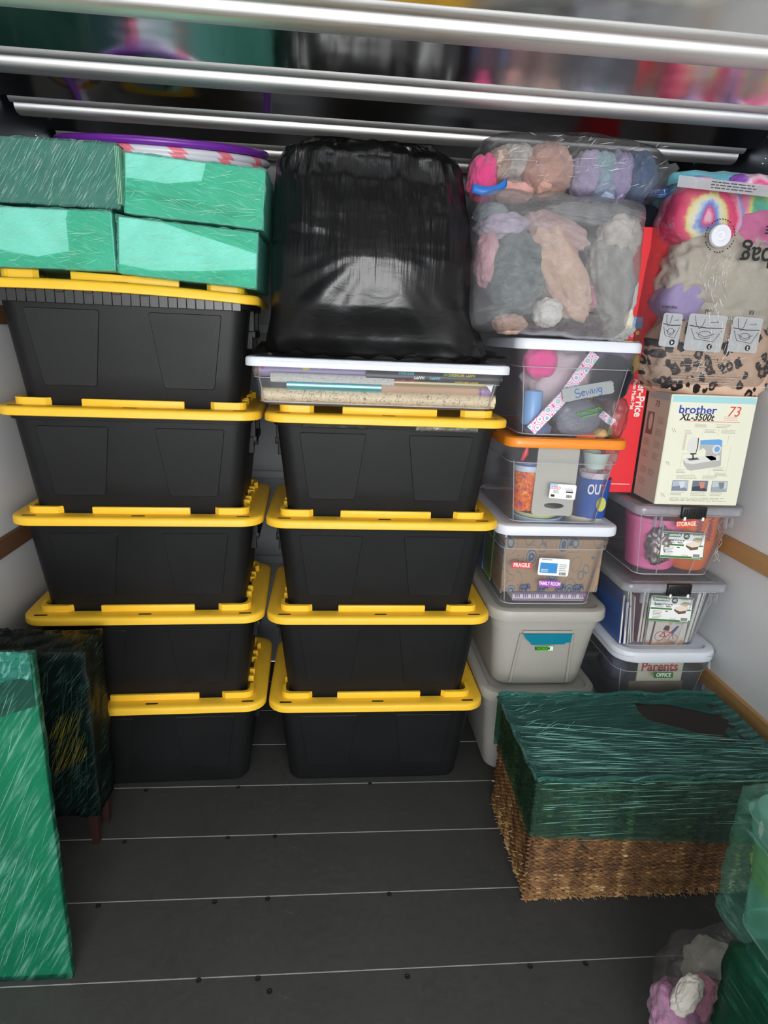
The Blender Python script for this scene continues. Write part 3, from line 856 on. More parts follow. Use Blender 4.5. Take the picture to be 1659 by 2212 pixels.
# grey cutting board with a slot
t = thing('cutting_board', 'grey cutting board with a handle slot in the orange-lidded bin', 'cutting board', at(1200, 1040, YA+.068))
bm = bmesh.new()
wv, hv = 0.074, 0.119
out = rpoly(2*wv*0.98, 2*hv, 0.012)
hole = ell(0.005, -0.085, 0.036, 0.010, 16)
vo_ = [bm.verts.new((x, 0, z)) for x, z in out]; vh = [bm.verts.new((x, 0, z)) for x, z in hole]
eo = [bm.edges.new((vo_[i], vo_[(i+1) % len(vo_)])) for i in range(len(vo_))]
eh = [bm.edges.new((vh[i], vh[(i+1) % len(vh)])) for i in range(len(vh))]
bmesh.ops.triangle_fill(bm, use_beauty=True, edges=eo+eh)
r_ = bmesh.ops.extrude_face_region(bm, geom=bm.faces[:])
for v in r_['geom']:
    if isinstance(v, bmesh.types.BMVert): v.co.y += 0.006
obj('board', fixn(bm), plain((186, 184, 172), 0.5, var=.03, name='grey_board'), t)
t.rotation_euler = (tilto*0.5, 0.03, 0)
# right: white cup in pink cup in blue cup
yx = YO+0.01
bcup = thing('paper_cup', 'big blue cup lettered OUT at right in the orange-lidded bin', 'cup', at(1272, 1112, yx))
bm = bmesh.new(); lathe(bm, [(0.001, 0), (0.052, 0), (0.060, 0.135), (0.061, 0.141), (0.057, 0.141), (0.05, 0.02)], 36)
BLUEC = plain((38, 86, 168), 0.35, name='cup_blue'); obj('cup_body', bm, BLUEC, bcup, smooth=True)
text('OU', 0.050, WHITE, bcup, TM(-0.020, -0.0592, 0.106), bold=0.0014, sx=0.62)
text('T', 0.050, plain((232, 84, 86), 0.5, name='cup_red'), bcup, TM(0.012, -0.0592, 0.106), bold=0.0010, sx=0.62, label='red letter')
bm = bmesh.new(); prism(bm, ell(0.012, 0.055, 0.017, 0.026, 16), -0.0605, -0.054); obj('print', fixn(bm), plain((190, 190, 90), 0.5, name='print_lime'), bcup, label='lime oval print')
t = thing('paper_cup', 'pink cup with barcode stacked inside the blue cup', 'cup', at(1277, 1060, yx))
bm = bmesh.new(); lathe(bm, [(0.001, 0), (0.040, 0), (0.050, 0.068), (0.052, 0.072), (0.048, 0.072), (0.04, 0.01)], 32)
def m_pinkcup():
    q = NT('pink_white_print'); n = q.noise(q.coords(), 40, 2, .5, .8)
    return q.done(q.principled(q.ramp(n, [(0.42, lin((228, 214, 224))), (0.5, lin((226, 220, 226))), (0.56, lin((228, 140, 160))), (0.64, lin((190, 216, 224)))]), 0.4))
obj('cup_body', bm, m_pinkcup(), t, smooth=True)
s_ = sticker(t, 0.004, -0.0485, 0.040, 0.022, 0.034, WHITE, 0, 0.14); barcode(s_, -0.008, -0.012, 0.016, 0.024, 12)
t = thing('paper_cup', 'pale mint cup at the top of the nested cups', 'cup', at(1284, 1010, yx))
bm = bmesh.new(); lathe(bm, [(0.001, 0), (0.036, 0), (0.046, 0.052), (0.047, 0.056), (0.043, 0.056), (0.036, 0.01)], 32)
obj('cup_body', bm, plain((196, 216, 206), 0.4, name='mint_plastic'), t, smooth=True)
def dish(label, u, v, y, r, h, mat, name='plate'):
    bm = bmesh.new(); lathe(bm, [(0.001, 0), (r*0.7, 0), (r*0.9, h*0.55), (r, h), (r*0.97, h+0.002), (r*0.86, h*0.6), (r*0.66, 0.005), (0.001, 0.005)], 40)
    return tag(obj(name, bm, mat, None, at(u, v, y), smooth=True), label, name)
dish('pale blue bowl at the bottom of the orange-lidded bin', 1158, 1128, YO+.03, 0.088, 0.034, plain((168, 206, 228), 0.35, name='bowl_blue'), 'bowl')
dish('pale yellow plate nested in the blue bowl', 1156, 1112, YO+.03, 0.086, 0.022, plain((226, 224, 168), 0.4, name='plate_yellow'))
dish('cream bowl under the blue cup in the orange-lidded bin', 1256, 1128, YO+.03, 0.066, 0.034, plain((222, 214, 192), 0.4, name='bowl_cream'), 'bowl')
blob('table_cloth', 'dark blue folded cloth at the back of the orange-lidded bin', 'cloth', at(1240, 1030, YO+.20), 0.30, 0.20, 0.10, cloth((70, 92, 140)), 41)
# --- FRAGILE bin contents
def m_paisley():
    t = NT('paisley_kraft'); v = t.coords('Object', (1, 1, 1))
    w1 = t.noise(v, 18, 2, 0.5, 0.8)
    vo = t.n('ShaderNodeTexVoronoi'); vo.inputs['Scale'].default_value = 13; vo.inputs['Randomness'].default_value = 0.75
    mp = t.n('ShaderNodeMapping'); mp.inputs['Scale'].default_value = (1.5, 0.0, 0.9); mp.inputs['Rotation'].default_value = (0, 0.5, 0)
    t.l(v, mp.inputs[0]); t.l(mp.outputs[0], vo.inputs['Vector'])
    d = t.math('ADD', vo.outputs['Distance'], t.math('MULTIPLY', t.math('SUBTRACT', w1, 0.5), 0.25))
    kr, bl, lt = lin((168, 138, 108)), lin((74, 92, 116)), lin((146, 148, 148))
    c = t.ramp(d, [(0.0, bl), (0.13, lt), (0.20, bl), (0.28, lt), (0.34, bl), (0.39, kr), (0.56, kr), (0.575, lin((110, 112, 118))), (0.60, kr)], 'CONSTANT')
    return t.done(t.principled(c, 0.8))
t = thing('patterned_box', 'kraft gift box with blue paisley print inside the FRAGILE bin', 'box', (0, 0, 0))
a = at(1092, 1163, YA+.085); b = at(1290, 1280, YA+.085)
c = (a+b)/2; t.location = (c.x, YA+.085, b.z)
obj('carton', B(-(b.x-a.x)/2, (b.x-a.x)/2, 0, 0.30, 0.0, a.z-b.z-0.002, 0.003, 1), m_paisley(), t)
t2 = thing('patterned_box', 'white box with printed elephants below the paisley box', 'box', (c.x, YA+.072, 0.712))
hh = b.z-0.716
obj('carton', B(-0.138, 0.138, 0, 0.30, 0, hh, 0.003, 1), plain((226, 216, 208), 0.6, name='cream_card'), t2)
PURP = plain((120, 92, 156), 0.6, name='purple_print'); SLATE = plain((78, 92, 130), 0.6, name='slate_print')
bars(t2, [(-0.136, 0.136, 0.030, 0.034), (-0.136, 0.136, 0.004, 0.009)]+[(-0.13+i*0.03+j, -0.13+i*0.03+j+.004, 0.013, 0.026) for i in range(9) for j in (0, .007, .014)], PURP, y=0.0)
bm = bmesh.new()
for i in range(4):
    x = -0.10+i*0.066; z = 0.040
    for poly in ([(x+.012*math.cos(k*PI/6)*1.3, z+.014+.010*math.sin(k*PI/6)) for k in range(12)],
                 [(x+.016+.007*math.cos(k*PI/6), z+.018+.008*math.sin(k*PI/6)) for k in range(12)],
                 [(x+.022, z+.016), (x+.026, z+.004), (x+.023, z+.003), (x+.017, z+.014)]):
        prism(bm, poly, -0.0005, 0.0003)
    for lx in (-.012, -.006, .005, .011): bx(bm, x+lx-.0025, x+lx+.0025, -0.0005, 0.0003, z-.003, z+.010)
obj('elephant_print', fixn(bm), SLATE, t2)
obj('edge_strip', B(0.128, 0.137, -0.001, 0.001, 0, hh-.002), plain((190, 90, 90), .6, name='red_edge'), t2)
for (lb, x, dy, wd, col_) in (('white folder standing at the left of the paisley box', 2.012, .10, .006, (205, 208, 214)), ('green folder at the left edge of the FRAGILE bin', 2.002, .22, .005, (112, 150, 84)), ('blue folder behind the green one in the FRAGILE bin', 2.000, .34, .005, (84, 112, 160))):
    bm = B(0, wd, 0, .11, 0, 0.23, .001, 1)
    tag(obj('folder', bm, plain(col_, .6, name='folder_card'), None, (x+.02, YA+dy, .73)), lb, 'folder')

# ================================================================ COLUMN B
YBF = 0.0
XB = 2.432
Hg = 0.262
GM = []
LATCH = plain((22, 22, 24), 0.4, bump=.2, scale=220, name='black_latch')
LIDC = clear_plastic('clear_lid_plastic', (0.90, 0.915, 0.94), 0.34, (0.80, 0.83, 0.88), 0.15)
def green_bin(label, x0, z0, h, cat='bin'):
    t, b, l = make_bin('latch_bin', label, x0, YBF, z0, 0.355, 0.50, h, LIDC, BINCLR2, 0.388, 0.535, 0.030, wb=0.270, db=0.42, r=0.035, lr=0.035, step=0.9)
    # black latch at the middle of the lid, two hooks below it, drip ribs
    bm = bmesh.new(); zz = h-0.030
    bx(bm, -0.044, 0.044, -0.010, 0.006, zz, zz+0.044, 0.005, 2)
    for i in range(9): bx(bm, -0.036+i*.009-.0015, -0.036+i*.009+.0015, -0.0115, -0.009, zz+.008, zz+.036)
    obj('latch', bm, LATCH, t, smooth=True, label='black clip latch')
    bm = bmesh.new()
    bx(bm, -0.036, -0.028, -0.011, -0.006, zz-.004, zz+.008); bx(bm, 0.028, 0.036, -0.011, -0.006, zz-.004, zz+.008)
    obj('hook', bm, WHITE, t)
    for x in (-0.125, -0.105, 0.128, 0.148): obj('rib', B(x, x+.006, .006, .020, zz-.034, zz+.004, .001, 1), LIDC, t)
    for x, xb in ((-0.085, -0.062), (0.075, 0.06)):
        bm = bmesh.new()
        def g(z): return front_y(z, 0.535, .50, .42, h)
        tube(bm, [(xb, g(.01)-.001, .012), (x, g(h-.05)-.004, h-.05)], .0022, 6); obj('seam_rib', bm, LIDC, t)
    return t
GRN = plain((62, 118, 58), 0.5, name='label_green'); DGRN = plain((30, 62, 34), 0.5, name='label_dark_green')
def bin_label(th, u, v, roll):
    fy = lambda z: front_y(z, .535, .50, .42, Hg)
    tl = -math.atan(.04/Hg)
    W_, H_ = 0.155, 0.092
    st = stick_at(th, fy, u, v, W_, H_, WHITE, roll, tl, 0.004, r=.004, label='white and green product label', name='label')
    obj('label_border', P(rpoly(W_+.004, H_+.004, .005), 0.0002, 0.0008), GRN, st)
    print_on(st, rpoly(W_-.002, .006, .001, 0, .042), GREYINK, d=.0002)
    print_on(st, rpoly(W_-.002, .007, .001, 0, -.0415), GRN, d=.0002)
    print_on(st, rpoly(.080, .006, .001, -.036, .0005), GRN, d=.0002)
    print_on(st, rpoly(.050, .005, .001, .050, .000), GRN, d=.0002)
    print_on(st, rpoly(.064, .014, .006, -.040, .035), GRN, d=.0003)
    text('Greenmade', .0135, WHITE, st, TM(-.040, -.0012, .0352), bold=.0003, sx=.92)
    print_on(st, ell(.010, .0325, .0115, .0115, 18), DGRN, d=.0005)
    text('45', .0135, WHITE, st, TM(.010, -.0014, .0322), bold=.0004)
    text('QUART', .0095, GRN, st, TM(.048, -.0010, .038), bold=.0005, shear=.1)
    text('Insto', .0155, BLACKINK, st, TM(-.049, -.0010, .017), bold=.0004, sx=.95)
    text('View', .0155, GREYINK, st, TM(-.019, -.0010, .017), sx=.95)
    print_on(st, rpoly(.006, .004, .001, .001, .0165), BLACKINK, d=.0003)
    bars(st, lines(-.060, -.020, .0085, 1, .003, .002, 2)+lines(-.066, -.030, -.008, 6, .0052, .0018, 3)+lines(.0, .026, -.034, 3, .003, .001, 4), GREYINK)
    bars(st, [(-.020, 0.0, .0070, .0100), (-.020, -.010, -.0095, -.0065)], BLACKINK)
    pic = [(.012, -.004), (.030, -.016), (.056, -.012), (.060, .004), (.034, .010), (.013, .003)]
    print_on(st, pic, plain((110, 80, 62), .6, name='print_brown'), d=.0003)
    print_on(st, [(.012, .002), (.034, -.006), (.058, -.002), (.066, .010), (.040, .016), (.016, .010)], plain((226, 216, 200), .6, name='print_cream'), d=.0005)
    print_on(st, [(.030, .018), (.056, .012), (.070, .022), (.068, .029), (.044, .030)], plain((198, 176, 150), .6, name='print_tan'), d=.0005)
    print_on(st, [(.034, .0245), (.060, .022), (.068, .027), (.046, .0285)], plain((128, 168, 88), .6, name='print_leaf'), d=.0007)
    print_on(st, rpoly(.031, .016, .002, .054, -.034), WHITE, d=.0004); barcode(st, .042, -.040, .024, .011, 17, y=-.001)
    return st
# OFFICE bin
offz = 0.262
office, o1, o2 = make_bin('clear_bin', 'clear bin with white lid and green OFFICE sticker, behind the basket', XB+.015, YBF, offz, 0.372, 0.52, 0.285, LIDW, BINCLR, 0.388, 0.55, 0.040, wb=0.30, db=0.45, r=.06, lr=.075)
fof = lambda z: front_y(z, .55, .52, .45, .285)
st = stick_at(office, fof, 1433, 1458, .074, .022, GRN, 0.0, -.12, .006, label='green OFFICE sticker'); text('OFFICE', .0195, WHITE, st, TM(0, -.0008, 0), bold=.0006, sx=.9, shear=.1)
base_bin, q1, q2 = make_bin('clear_bin', 'lowest clear bin on the floor behind the basket', XB+.02, YBF+.01, 0.0, 0.36, 0.52, 0.256, LIDW, BINCLR2, 0.385, 0.55, 0.034, wb=0.31, db=0.46, r=.05, lr=.06)
def flatthing(name, label, cat, th, fy, u, v, wd, h, dep, mat, back=.02, roll=0.0):
    y = th.location.y+back
    for _ in range(3):
        x, z = onto(th, u, v, y); y = th.location.y+fy(max(0, z))+back
    t = thing(name, label, cat, (th.location.x+x, y, th.location.z+z))
    t.rotation_euler = (0, -roll, 0)
    obj('cover', B(-wd/2, wd/2, 0, dep, -h/2, h/2, min(.0015, dep*.3), 1), mat, t)
    return t
mag = flatthing('magazine', 'magazine with red Parents masthead inside the OFFICE bin', 'magazine', office, fof, 1424, 1460, .175, .118, .006, plain((226, 222, 198), .4, name='magazine_cover'), .030)
text('Parents', .054, plain((196, 62, 76), .5, name='masthead_red'), mag, TM(-.004, -.0006, .038), bold=.0012, sx=.88)
fd = flatthing('file_folder', 'brown card folder in front of the magazine in the OFFICE bin', 'folder', office, fof, 1412, 1500, .21, .112, .004, plain((136, 118, 104), .7, var=.06, scale=20, name='brown_card'), .016)
blob('plastic_bag', 'white plastic bag in the right corner of the OFFICE bin', 'bag', at(1530, 1450, YBF+.10), .05, .20, .09, plain((205, 205, 222), .4, name='white_film'), 51, .2, 3)
blob('paper_bundle', 'dark blue paper bundle at left in the OFFICE bin', 'paper', at(1325, 1430, YBF+.22), .10, .13, .14, plain((72, 78, 98), .6, name='blue_paper'), 52)
# GM2 books
gm2 = green_bin('clear black-latched bin full of books and papers', XB-.004, 0.553, Hg)
bin_label(gm2, 1449, 1316, -.055)
fg = lambda z: front_y(z, .535, .50, .42, Hg)
def m_autumn():
    t = NT('autumn_picture_cover'); v = t.coords('Object', (1, 1, 1))
    sep = t.n('ShaderNodeSeparateXYZ'); t.l(v, sep.inputs[0])
    n = t.noise(v, 42, 4, .6, .5)
    zz = t.math('ADD', sep.outputs[2], t.math('MULTIPLY', t.math('SUBTRACT', n, .5), .06))
    c = t.ramp(t.math('ADD', t.math('MULTIPLY', zz, 4.5), .5), [(0.0, lin((128, 86, 58))), (0.13, lin((186, 140, 98))), (0.2, lin((226, 214, 200))), (0.72, lin((230, 224, 216))), (0.86, lin((214, 150, 110))), (0.95, lin((190, 74, 44)))])
    sp = t.ramp(t.noise(v, 60, 2), [(.68, 0.0), (.70, 1.0)])
    return t.done(t.principled(t.mixc(sp, c, lin((196, 112, 60))), .4))
bk = flatthing('picture_book', 'picture book with autumn cyclist cover, front of the book bin', 'book', gm2, fg, 1444, 1345, .150, .190, .010, m_autumn(), .028, -.02)
# generic cyclist print
bm = bmesh.new()
def ringp(cx, cz, r, wd=.0016, n=18):
    o_ = ell(cx, cz, r, r, n); i_ = ell(cx, cz, r-wd, r-wd, n)
    for k in range(n):
        j = (k+1) % n; prism(bm, [o_[k], o_[j], i_[j], i_[k]], -.0012, -.0002)
ringp(-.024, -.055, .019); ringp(.030, -.065, .018)
obj('wheel_print', fixn(bm), plain((96, 70, 70), .6, name='print_dark'), bk)
bm = bmesh.new()
for (a_, b_) in (((-.024, -.055), (-.002, -.058)), ((-.002, -.058), (.020, -.040)), ((-.024, -.055), (-.010, -.036)), ((-.010, -.036), (.020, -.040)), ((.018, -.036), (.030, -.065)), ((-.010, -.036), (-.002, -.058))):
    d = Vector((b_[0]-a_[0], b_[1]-a_[1])).normalized(); nn = Vector((-d.y, d.x))*.0013
    prism(bm, [(a_[0]+nn.x, a_[1]+nn.y), (b_[0]+nn.x, b_[1]+nn.y), (b_[0]-nn.x, b_[1]-nn.y), (a_[0]-nn.x, a_[1]-nn.y)], -.0014, -.0002)
obj('frame_print', fixn(bm), REDINK, bk)
print_on(bk, [(-.016, -.030), (.006, -.034), (.010, -.020), (.004, -.010), (-.010, -.014)], plain((92, 52, 66), .6, name='print_plum'), y=0.0)
print_on(bk, ell(.009, -.002, .008, .008, 14), plain((222, 180, 150), .6, name='print_skin'), y=0.0)
print_on(bk, [(-.002, .004), (.020, .002), (.016, .011), (.004, .012)], plain((190, 80, 70), .6, name='print_red'), y=0.0)
print_on(bk, [(.012, -.042), (.026, -.046), (.044, -.014), (.036, -.012)], plain((60, 74, 132), .6, name='print_navy'), y=0.0)
print_on(bk, [(-.060, -.09), (-.052, -.09), (-.046, .06), (-.052, .06)], plain((90, 66, 56), .6, name='print_trunk'), y=0.0)
bars(bk, lines(.028, .060, .002, 2, .005, .0016, 8), GREYINK, y=0.0)
def leanbook(label, x, dy, wd, h, dep, col_, lean, cat='book', name='book', z=None):
    """a book seen by its edge: thin in x, deep in y"""
    t = thing(name, label, cat, (x, dy, gm2.location.z+.012 if z is None else z)); t.rotation_euler = (0, lean, 0)
    obj('cover', B(0, wd, 0, dep, 0, h, .001, 1), plain(col_, .45, name='book_cover'), t)
    obj('pages', B(.0012, wd-.0012, -.0008, .002, .003, h-.003), plain((226, 220, 206), .7, name='page_edges'), t)
    return t
leanbook('large blue book leaning at the left front of the book bin', 2.470, .062, .008, .195, .20, (66, 98, 160), -.06)
leanbook('thin navy book beside the large blue book', 2.484, .058, .010, .170, .20, (58, 72, 132), -.07)
leanbook('slim blue book third from the left in the book bin', 2.500, .060, .006, .150, .18, (84, 110, 170), -.08)
leanbook('floppy magazine with pale cover leaning in the book bin', 2.516, .07, .005, .205, .18, (206, 204, 188), -.14, 'magazine', 'magazine')
leanbook('pink flowered booklet leaning left of the picture book', 2.530, .08, .004, .180, .18, (206, 180, 190), -.10)
leanbook('plum coloured book between the booklet and the picture book', 2.543, .072, .010, .215, .18, (120, 66, 84), -.02)
leanbook('red book right beside the plum book', 2.556, .074, .010, .222, .18, (160, 60, 62), -.02)
leanbook('bright blue book right of the picture book', 2.712, .080, .010, .120, .18, (54, 104, 190), .05)
leanbook('pale grey binder right of the bright blue book', 2.727, .072, .012, .200, .20, (176, 186, 190), .10, 'binder', 'binder')
leanbook('teal spined folder second from the right in the book bin', 2.743, .075, .007, .205, .20, (112, 150, 160), .11, 'folder', 'folder')
leanbook('grey blue folder at the right end of the book bin', 2.754, .085, .006, .200, .20, (138, 152, 172), .13, 'folder', 'folder')
blob('paper_bundle', 'pale mint paper bundle at the back of the book bin', 'paper', at(1450, 1292, YBF+.18), .17, .10, .14, plain((170, 190, 190), .7, var=.1, scale=20, name='mint_paper'), 55, .2, 3)
t = thing('card_sheet', 'cream card sheet lying flat on top of the books', 'card', (2.635, .14, .553+.218)); obj('sheet', B(-.10, .10, -.06, .18, 0, .003), plain((206, 190, 158), .7, name='cream_card_sheet'), t)
# GM1 halloween
gm1 = green_bin('clear black-latched bin with STORAGE sticker and pink pail inside', XB-.002, 0.832, Hg)
bin_label(gm1, 1474.5, 1178, -.04)
st = stick_at(gm1, fg, 1482, 1132, .070, .022, plain((228, 84, 46), .5, name='orange_sticker'), .05, -.15, .006, label='orange STORAGE sticker'); text('STORAGE', .0195, WHITE, st, TM(0, -.0008, 0), bold=.0006, sx=.80)
pl_c = at(1394, 1205, YBF+.165)
pail = thing('pail', 'pink jack-o-lantern candy pail in the upper latched bin', 'pail', (pl_c.x+.012, pl_c.y, gm1.location.z+.012))
PINK = plain((236, 118, 168), 0.45, var=.04, scale=30, name='pink_plastic')
bm = bmesh.new(); lathe(bm, [(.001, 0), (.075, 0), (.082, .006), (.096, .12), (.101, .176), (.105, .178), (.105, .192), (.100, .193), (.098, .175), (.08, .02)], 40); obj('pail_body', bm, PINK, pail, smooth=True)
def wrapface(pts, z_off=0):
    bm = bmesh.new(); vs0, vs1 = [], []
    for (s, z) in pts:
        r = .078+(.101-.078)*min(1, z/.176)+.0012; a = -PI/2+s/.095+(-.10)
        vs0.append(bm.verts.new((r*math.cos(a), r*math.sin(a), z))); vs1.append(bm.verts.new(((r-.006)*math.cos(a), (r-.006)*math.sin(a), z)))
    bm.faces.new(vs0); bm.faces.new(list(reversed(vs1)))
    for i in range(len(pts)):
        j = (i+1) % len(pts); bm.faces.new((vs0[j], vs0[i], vs1[i], vs1[j]))
    return fixn(bm)
obj('eye', wrapface([(-.036, .108), (-.010, .106), (-.014, .135)]), BLACKINK, pail)
obj('nose', wrapface([(.014, .095), (.026, .094), (.021, .107)]), BLACKINK, pail)
mouth = []
for i in range(9):
    s = -.05+i*.0125; mouth.append((s, .058+.030*((s-.005)/.055)**2+.004))
up = [(-.050+i*.0125, .074+.026*((-.05+i*.0125-.005)/.055)**2+(.004 if i % 2 else -.004)) for i in range(9)]
for i in range(8):
    pass
bm_pts = mouth+list(reversed(up))
obj('mouth', wrapface(bm_pts), BLACKINK, pail)
ORG = plain((222, 112, 44), .45, var=.05, scale=12, name='orange_plastic')
oc = at(1488, 1170, YBF+.135)
t = thing('paper_bucket', 'orange rolled sheet with purple script in the upper latched bin', 'bucket', (oc.x, oc.y, gm1.location.z+.016))
bm = bmesh.new(); lathe(bm, [(.001, 0), (.056, 0), (.066, .010), (.080, .10), (.083, .205), (.081, .206), (.06, .02)], 36); obj('sheet', bm, ORG, t, smooth=True)
scb = bmesh.new()
for col_ in (-.022, .018):
    pts = []
    for i in range(60):
        k = i/59; z = .205-.085*k; dx = col_+.010*math.sin(i*1.9)+.004*math.sin(i*.7)
        pts.append((dx, -math.sqrt(.0835**2-dx*dx)-.0004, z))
    tube(scb, pts, .0012, 5)
obj('script_print', scb, plain((150, 84, 110), .6, name='purple_script'), t)
blob('tinsel_bundle', 'crumpled silver tinsel between the pail and orange sheet', 'tinsel', at(1424, 1178, YBF+.062), .085, .13, .06, plain((150, 140, 140), .35, .5, var=.45, bump=1.0, scale=90, name='silver_tinsel'), 61, .35, 4, fold=.3)
bm = bmesh.new()
for q in range(3):
    rnd = random.Random(q); c0 = at(1555-6*q, 1170, YBF+.085)
    pts = [Vector((.012*math.sin(i*.9+q*2)*(1+.5*rnd.random()), .01*math.cos(i*.7+q), .09-.011*i)) for i in range(16)]
    tube(bm, [c0-at(1555, 1170, YBF+.085)+v for v in pts], .0013, 6)
tag(obj('string_loop', bm, plain((190, 184, 178), .7, name='pale_string'), None, at(1555, 1170, YBF+.085), smooth=True), 'tangle of pale string at right in the upper latched bin', 'string')
# Brother box
bz = 1.112
bro = thing('appliance_box', 'cream sewing machine box with blue top band, against the right wall', 'box', (2.627, .0, bz))
BW, BH, BD = .288, .362, .150
CREAM = plain((224, 224, 204), .55, var=.04, scale=6, name='cream_carton')
CARD = plain((186, 170, 154), .7, var=.05, scale=8, name='carton_side')
bm = bmesh.new(); bx(bm, -BW/2, BW/2, 0, BD, 0, BH, .002, 1)
for f in bm.faces:
    if f.normal.y < -.7: f.material_index = 0
    else: f.material_index = 1
obj('carton', bm, [CREAM, CARD], bro)
fp = sticker(bro, 0, -.0001, BH/2, BW-.006, BH-.004, CREAM, name='front_print', r=.002)
print_on(fp, rpoly(BW-.008, .020, .001, 0, BH/2-.014), plain((160, 208, 214), .5, name='pale_teal_band'), d=.0002)
def fxy(cx, cz):   # crop pixel (1659x1404 view of the box front) -> local print coords
    tlx, tly, trx = 585, 95, 1562
    blx, bly, brx = 410, 1310, 1345
    v = (cz-95)/(1310-95.0)
    xl = tlx+(blx-tlx)*v; xr = trx+(brx-trx)*v
    return ((cx-xl)/(xr-xl)-.5)*BW, (.5-v)*BH
BB = plain((40, 62, 160), .5, name='logo_blue'); 
def ftext(s, cx, cz, size, mat, **k):
    x, z = fxy(cx, cz); return text(s, size, mat, fp, TM(x, -.0009, z), **k)
ftext('brother', 875, 255, .036, BB, bold=.0006, sx=1.12)
ftext('XL-3500t', 868, 335, .031, BLACKINK, bold=.0006, shear=.2, sx=.95)
ftext('73', 1288, 265, .046, REDINK, shear=.2, sx=.95)
def fpoly(pts, mat, d=.0004, name='print'): return print_on(fp, [fxy(*p) for p in pts], mat, d=d, name=name)
fpoly([(725, 372), (1358, 372), (1358, 377), (725, 377)], REDINK, .0003)
def flines(x0, x1, z, n, mat, dz=22, h=7, seed=1):
    r = []
    a, za = fxy(x0, z); b, _ = fxy(x1, z); _, zb = fxy(x0, z+dz)
    return lines(a, b, za, n, za-zb, (za-zb)*h/dz, seed)
allb = []
for q in ((850, 1000, 405, 3), (1095, 1270, 405, 3), (738, 820, 480, 3), (962, 1100, 462, 3), (1155, 1320, 462, 3), (650, 760, 910, 3), (1070, 1205, 880, 3), (1090, 1240, 938, 3), (655, 920, 975, 3), (950, 1120, 975, 3), (592, 745, 1165, 3), (818, 1000, 1165, 3), (1040, 1190, 1163, 3), (582, 1225, 1230, 3)):
    allb += flines(*q, None, 15, 5, q[0])
bars(fp, allb, plain((150, 150, 140), .7, name='pale_ink'))
bars(fp, flines(1178, 1355, 318, 3, None, 17, 6, 5), plain((220, 140, 140), .7, name='pale_red_ink'))
LINEM = plain((205, 198, 180), .7, name='leader_line')
lead = []
for (x0, z0, x1, z1) in ((735, 520, 735, 690), (945, 450, 930, 545), (1125, 450, 1110, 520), (1235, 520, 1225, 605), (1268, 630, 1215, 925), (715, 730, 690, 905), (830, 930, 826, 975), (1030, 880, 1015, 965), (1165, 630, 1268, 630), (715, 730, 800, 728)):
    a, b = fxy(x0, z0), fxy(x1, z1)
    lead.append((min(a[0], b[0])-.0003, max(a[0], b[0])+.0003, min(a[1], b[1])-.0003, max(a[1], b[1])+.0003))
bars(fp, lead, LINEM, name='leader_line')
MW = plain((214, 214, 210), .5, name='machine_white'); MG = plain((176, 176, 172), .5, name='machine_grey'); MB = plain((104, 160, 212), .5, name='machine_blue')
fpoly([(725, 800), (770, 775), (1140, 770), (1150, 860), (810, 918), (770, 905), (730, 850)], MG)
fpoly([(725, 800), (790, 770), (1050, 745), (1140, 790), (830, 845), (760, 835)], MW, .0005)
fpoly([(910, 630), (1165, 630), (1155, 780), (1040, 800), (975, 755), (980, 690), (950, 660), (905, 690)], MG, .0005)
fpoly([(1140, 770), (1160, 640), (1155, 850), (1140, 865)], MG, .0006)
fpoly([(915, 580), (1130, 562), (1165, 575), (1160, 640), (1100, 625), (915, 628)], MB, .0007)
fpoly([(765, 690), (775, 610), (810, 560), (870, 545), (900, 560), (895, 650), (870, 715), (800, 718)], MW, .0008)
fpoly([(885, 555), (895, 555), (890, 650), (870, 715), (862, 715), (880, 650)], BLACKINK, .0010)
cxx, czz = fxy(1102, 672)
print_on(fp, ell(cxx, czz, .0145, .0145, 20), MW, d=.0009); print_on(fp, ell(cxx+.001, czz, .0095, .0095, 20), MB, d=.0011)
fpoly([(1095, 745), (1135, 738), (1138, 795), (1098, 800)], MW, .0008)
fpoly([(765, 785), (880, 768), (908, 790), (800, 806)], plain((84, 84, 92), .5, name='machine_plate'), .0008)
fpoly([(803, 725), (872, 722), (872, 732), (840, 735), (845, 790), (828, 792), (828, 740), (803, 738)], BLACKINK, .0010)
for (x0, x1, m_, acc, acc2) in ((600, 785, (172, 182, 196), (120, 130, 150), (206, 208, 206)), (828, 1010, (104, 112, 126), (58, 62, 72), (198, 130, 110)), (1050, 1235, (186, 194, 200), (150, 160, 172), (120, 124, 128))):
    s_ = 8 
    fpoly([(x0+12, 1030), (x1+6, 1028), (x1-8, 1150), (x0-4, 1150)], plain((96, 104, 120), .6, name='photo_border'), .0003)
    fpoly([(x0+16, 1034), (x1+2, 1032), (x1-11, 1146), (x0+1, 1146)], plain(m_, .6, name='photo_print'), .0005)
    fpoly([(x0+3, 1145), (x0+8, 1100), (x0+90, 1090), (x1-15, 1120), (x1-12, 1145)], plain(acc, .6, name='photo_dark'), .0006)
    fpoly([(x0+80, 1045), (x0+150, 1040), (x0+140, 1105), (x0+100, 1120)], plain(acc2, .6, name='photo_accent'), .0008)
for (px_, pz_) in ((605, 480), (545, 840), (495, 1200)):
    for dx in (0, 22):
        fpoly([(px_+dx-18, pz_-22), (px_+dx-14, pz_-22), (px_+dx+8, pz_+20), (px_+dx+4, pz_+20)], plain((120, 116, 96), .4, .5, name='staple'), .0006, 'staple')
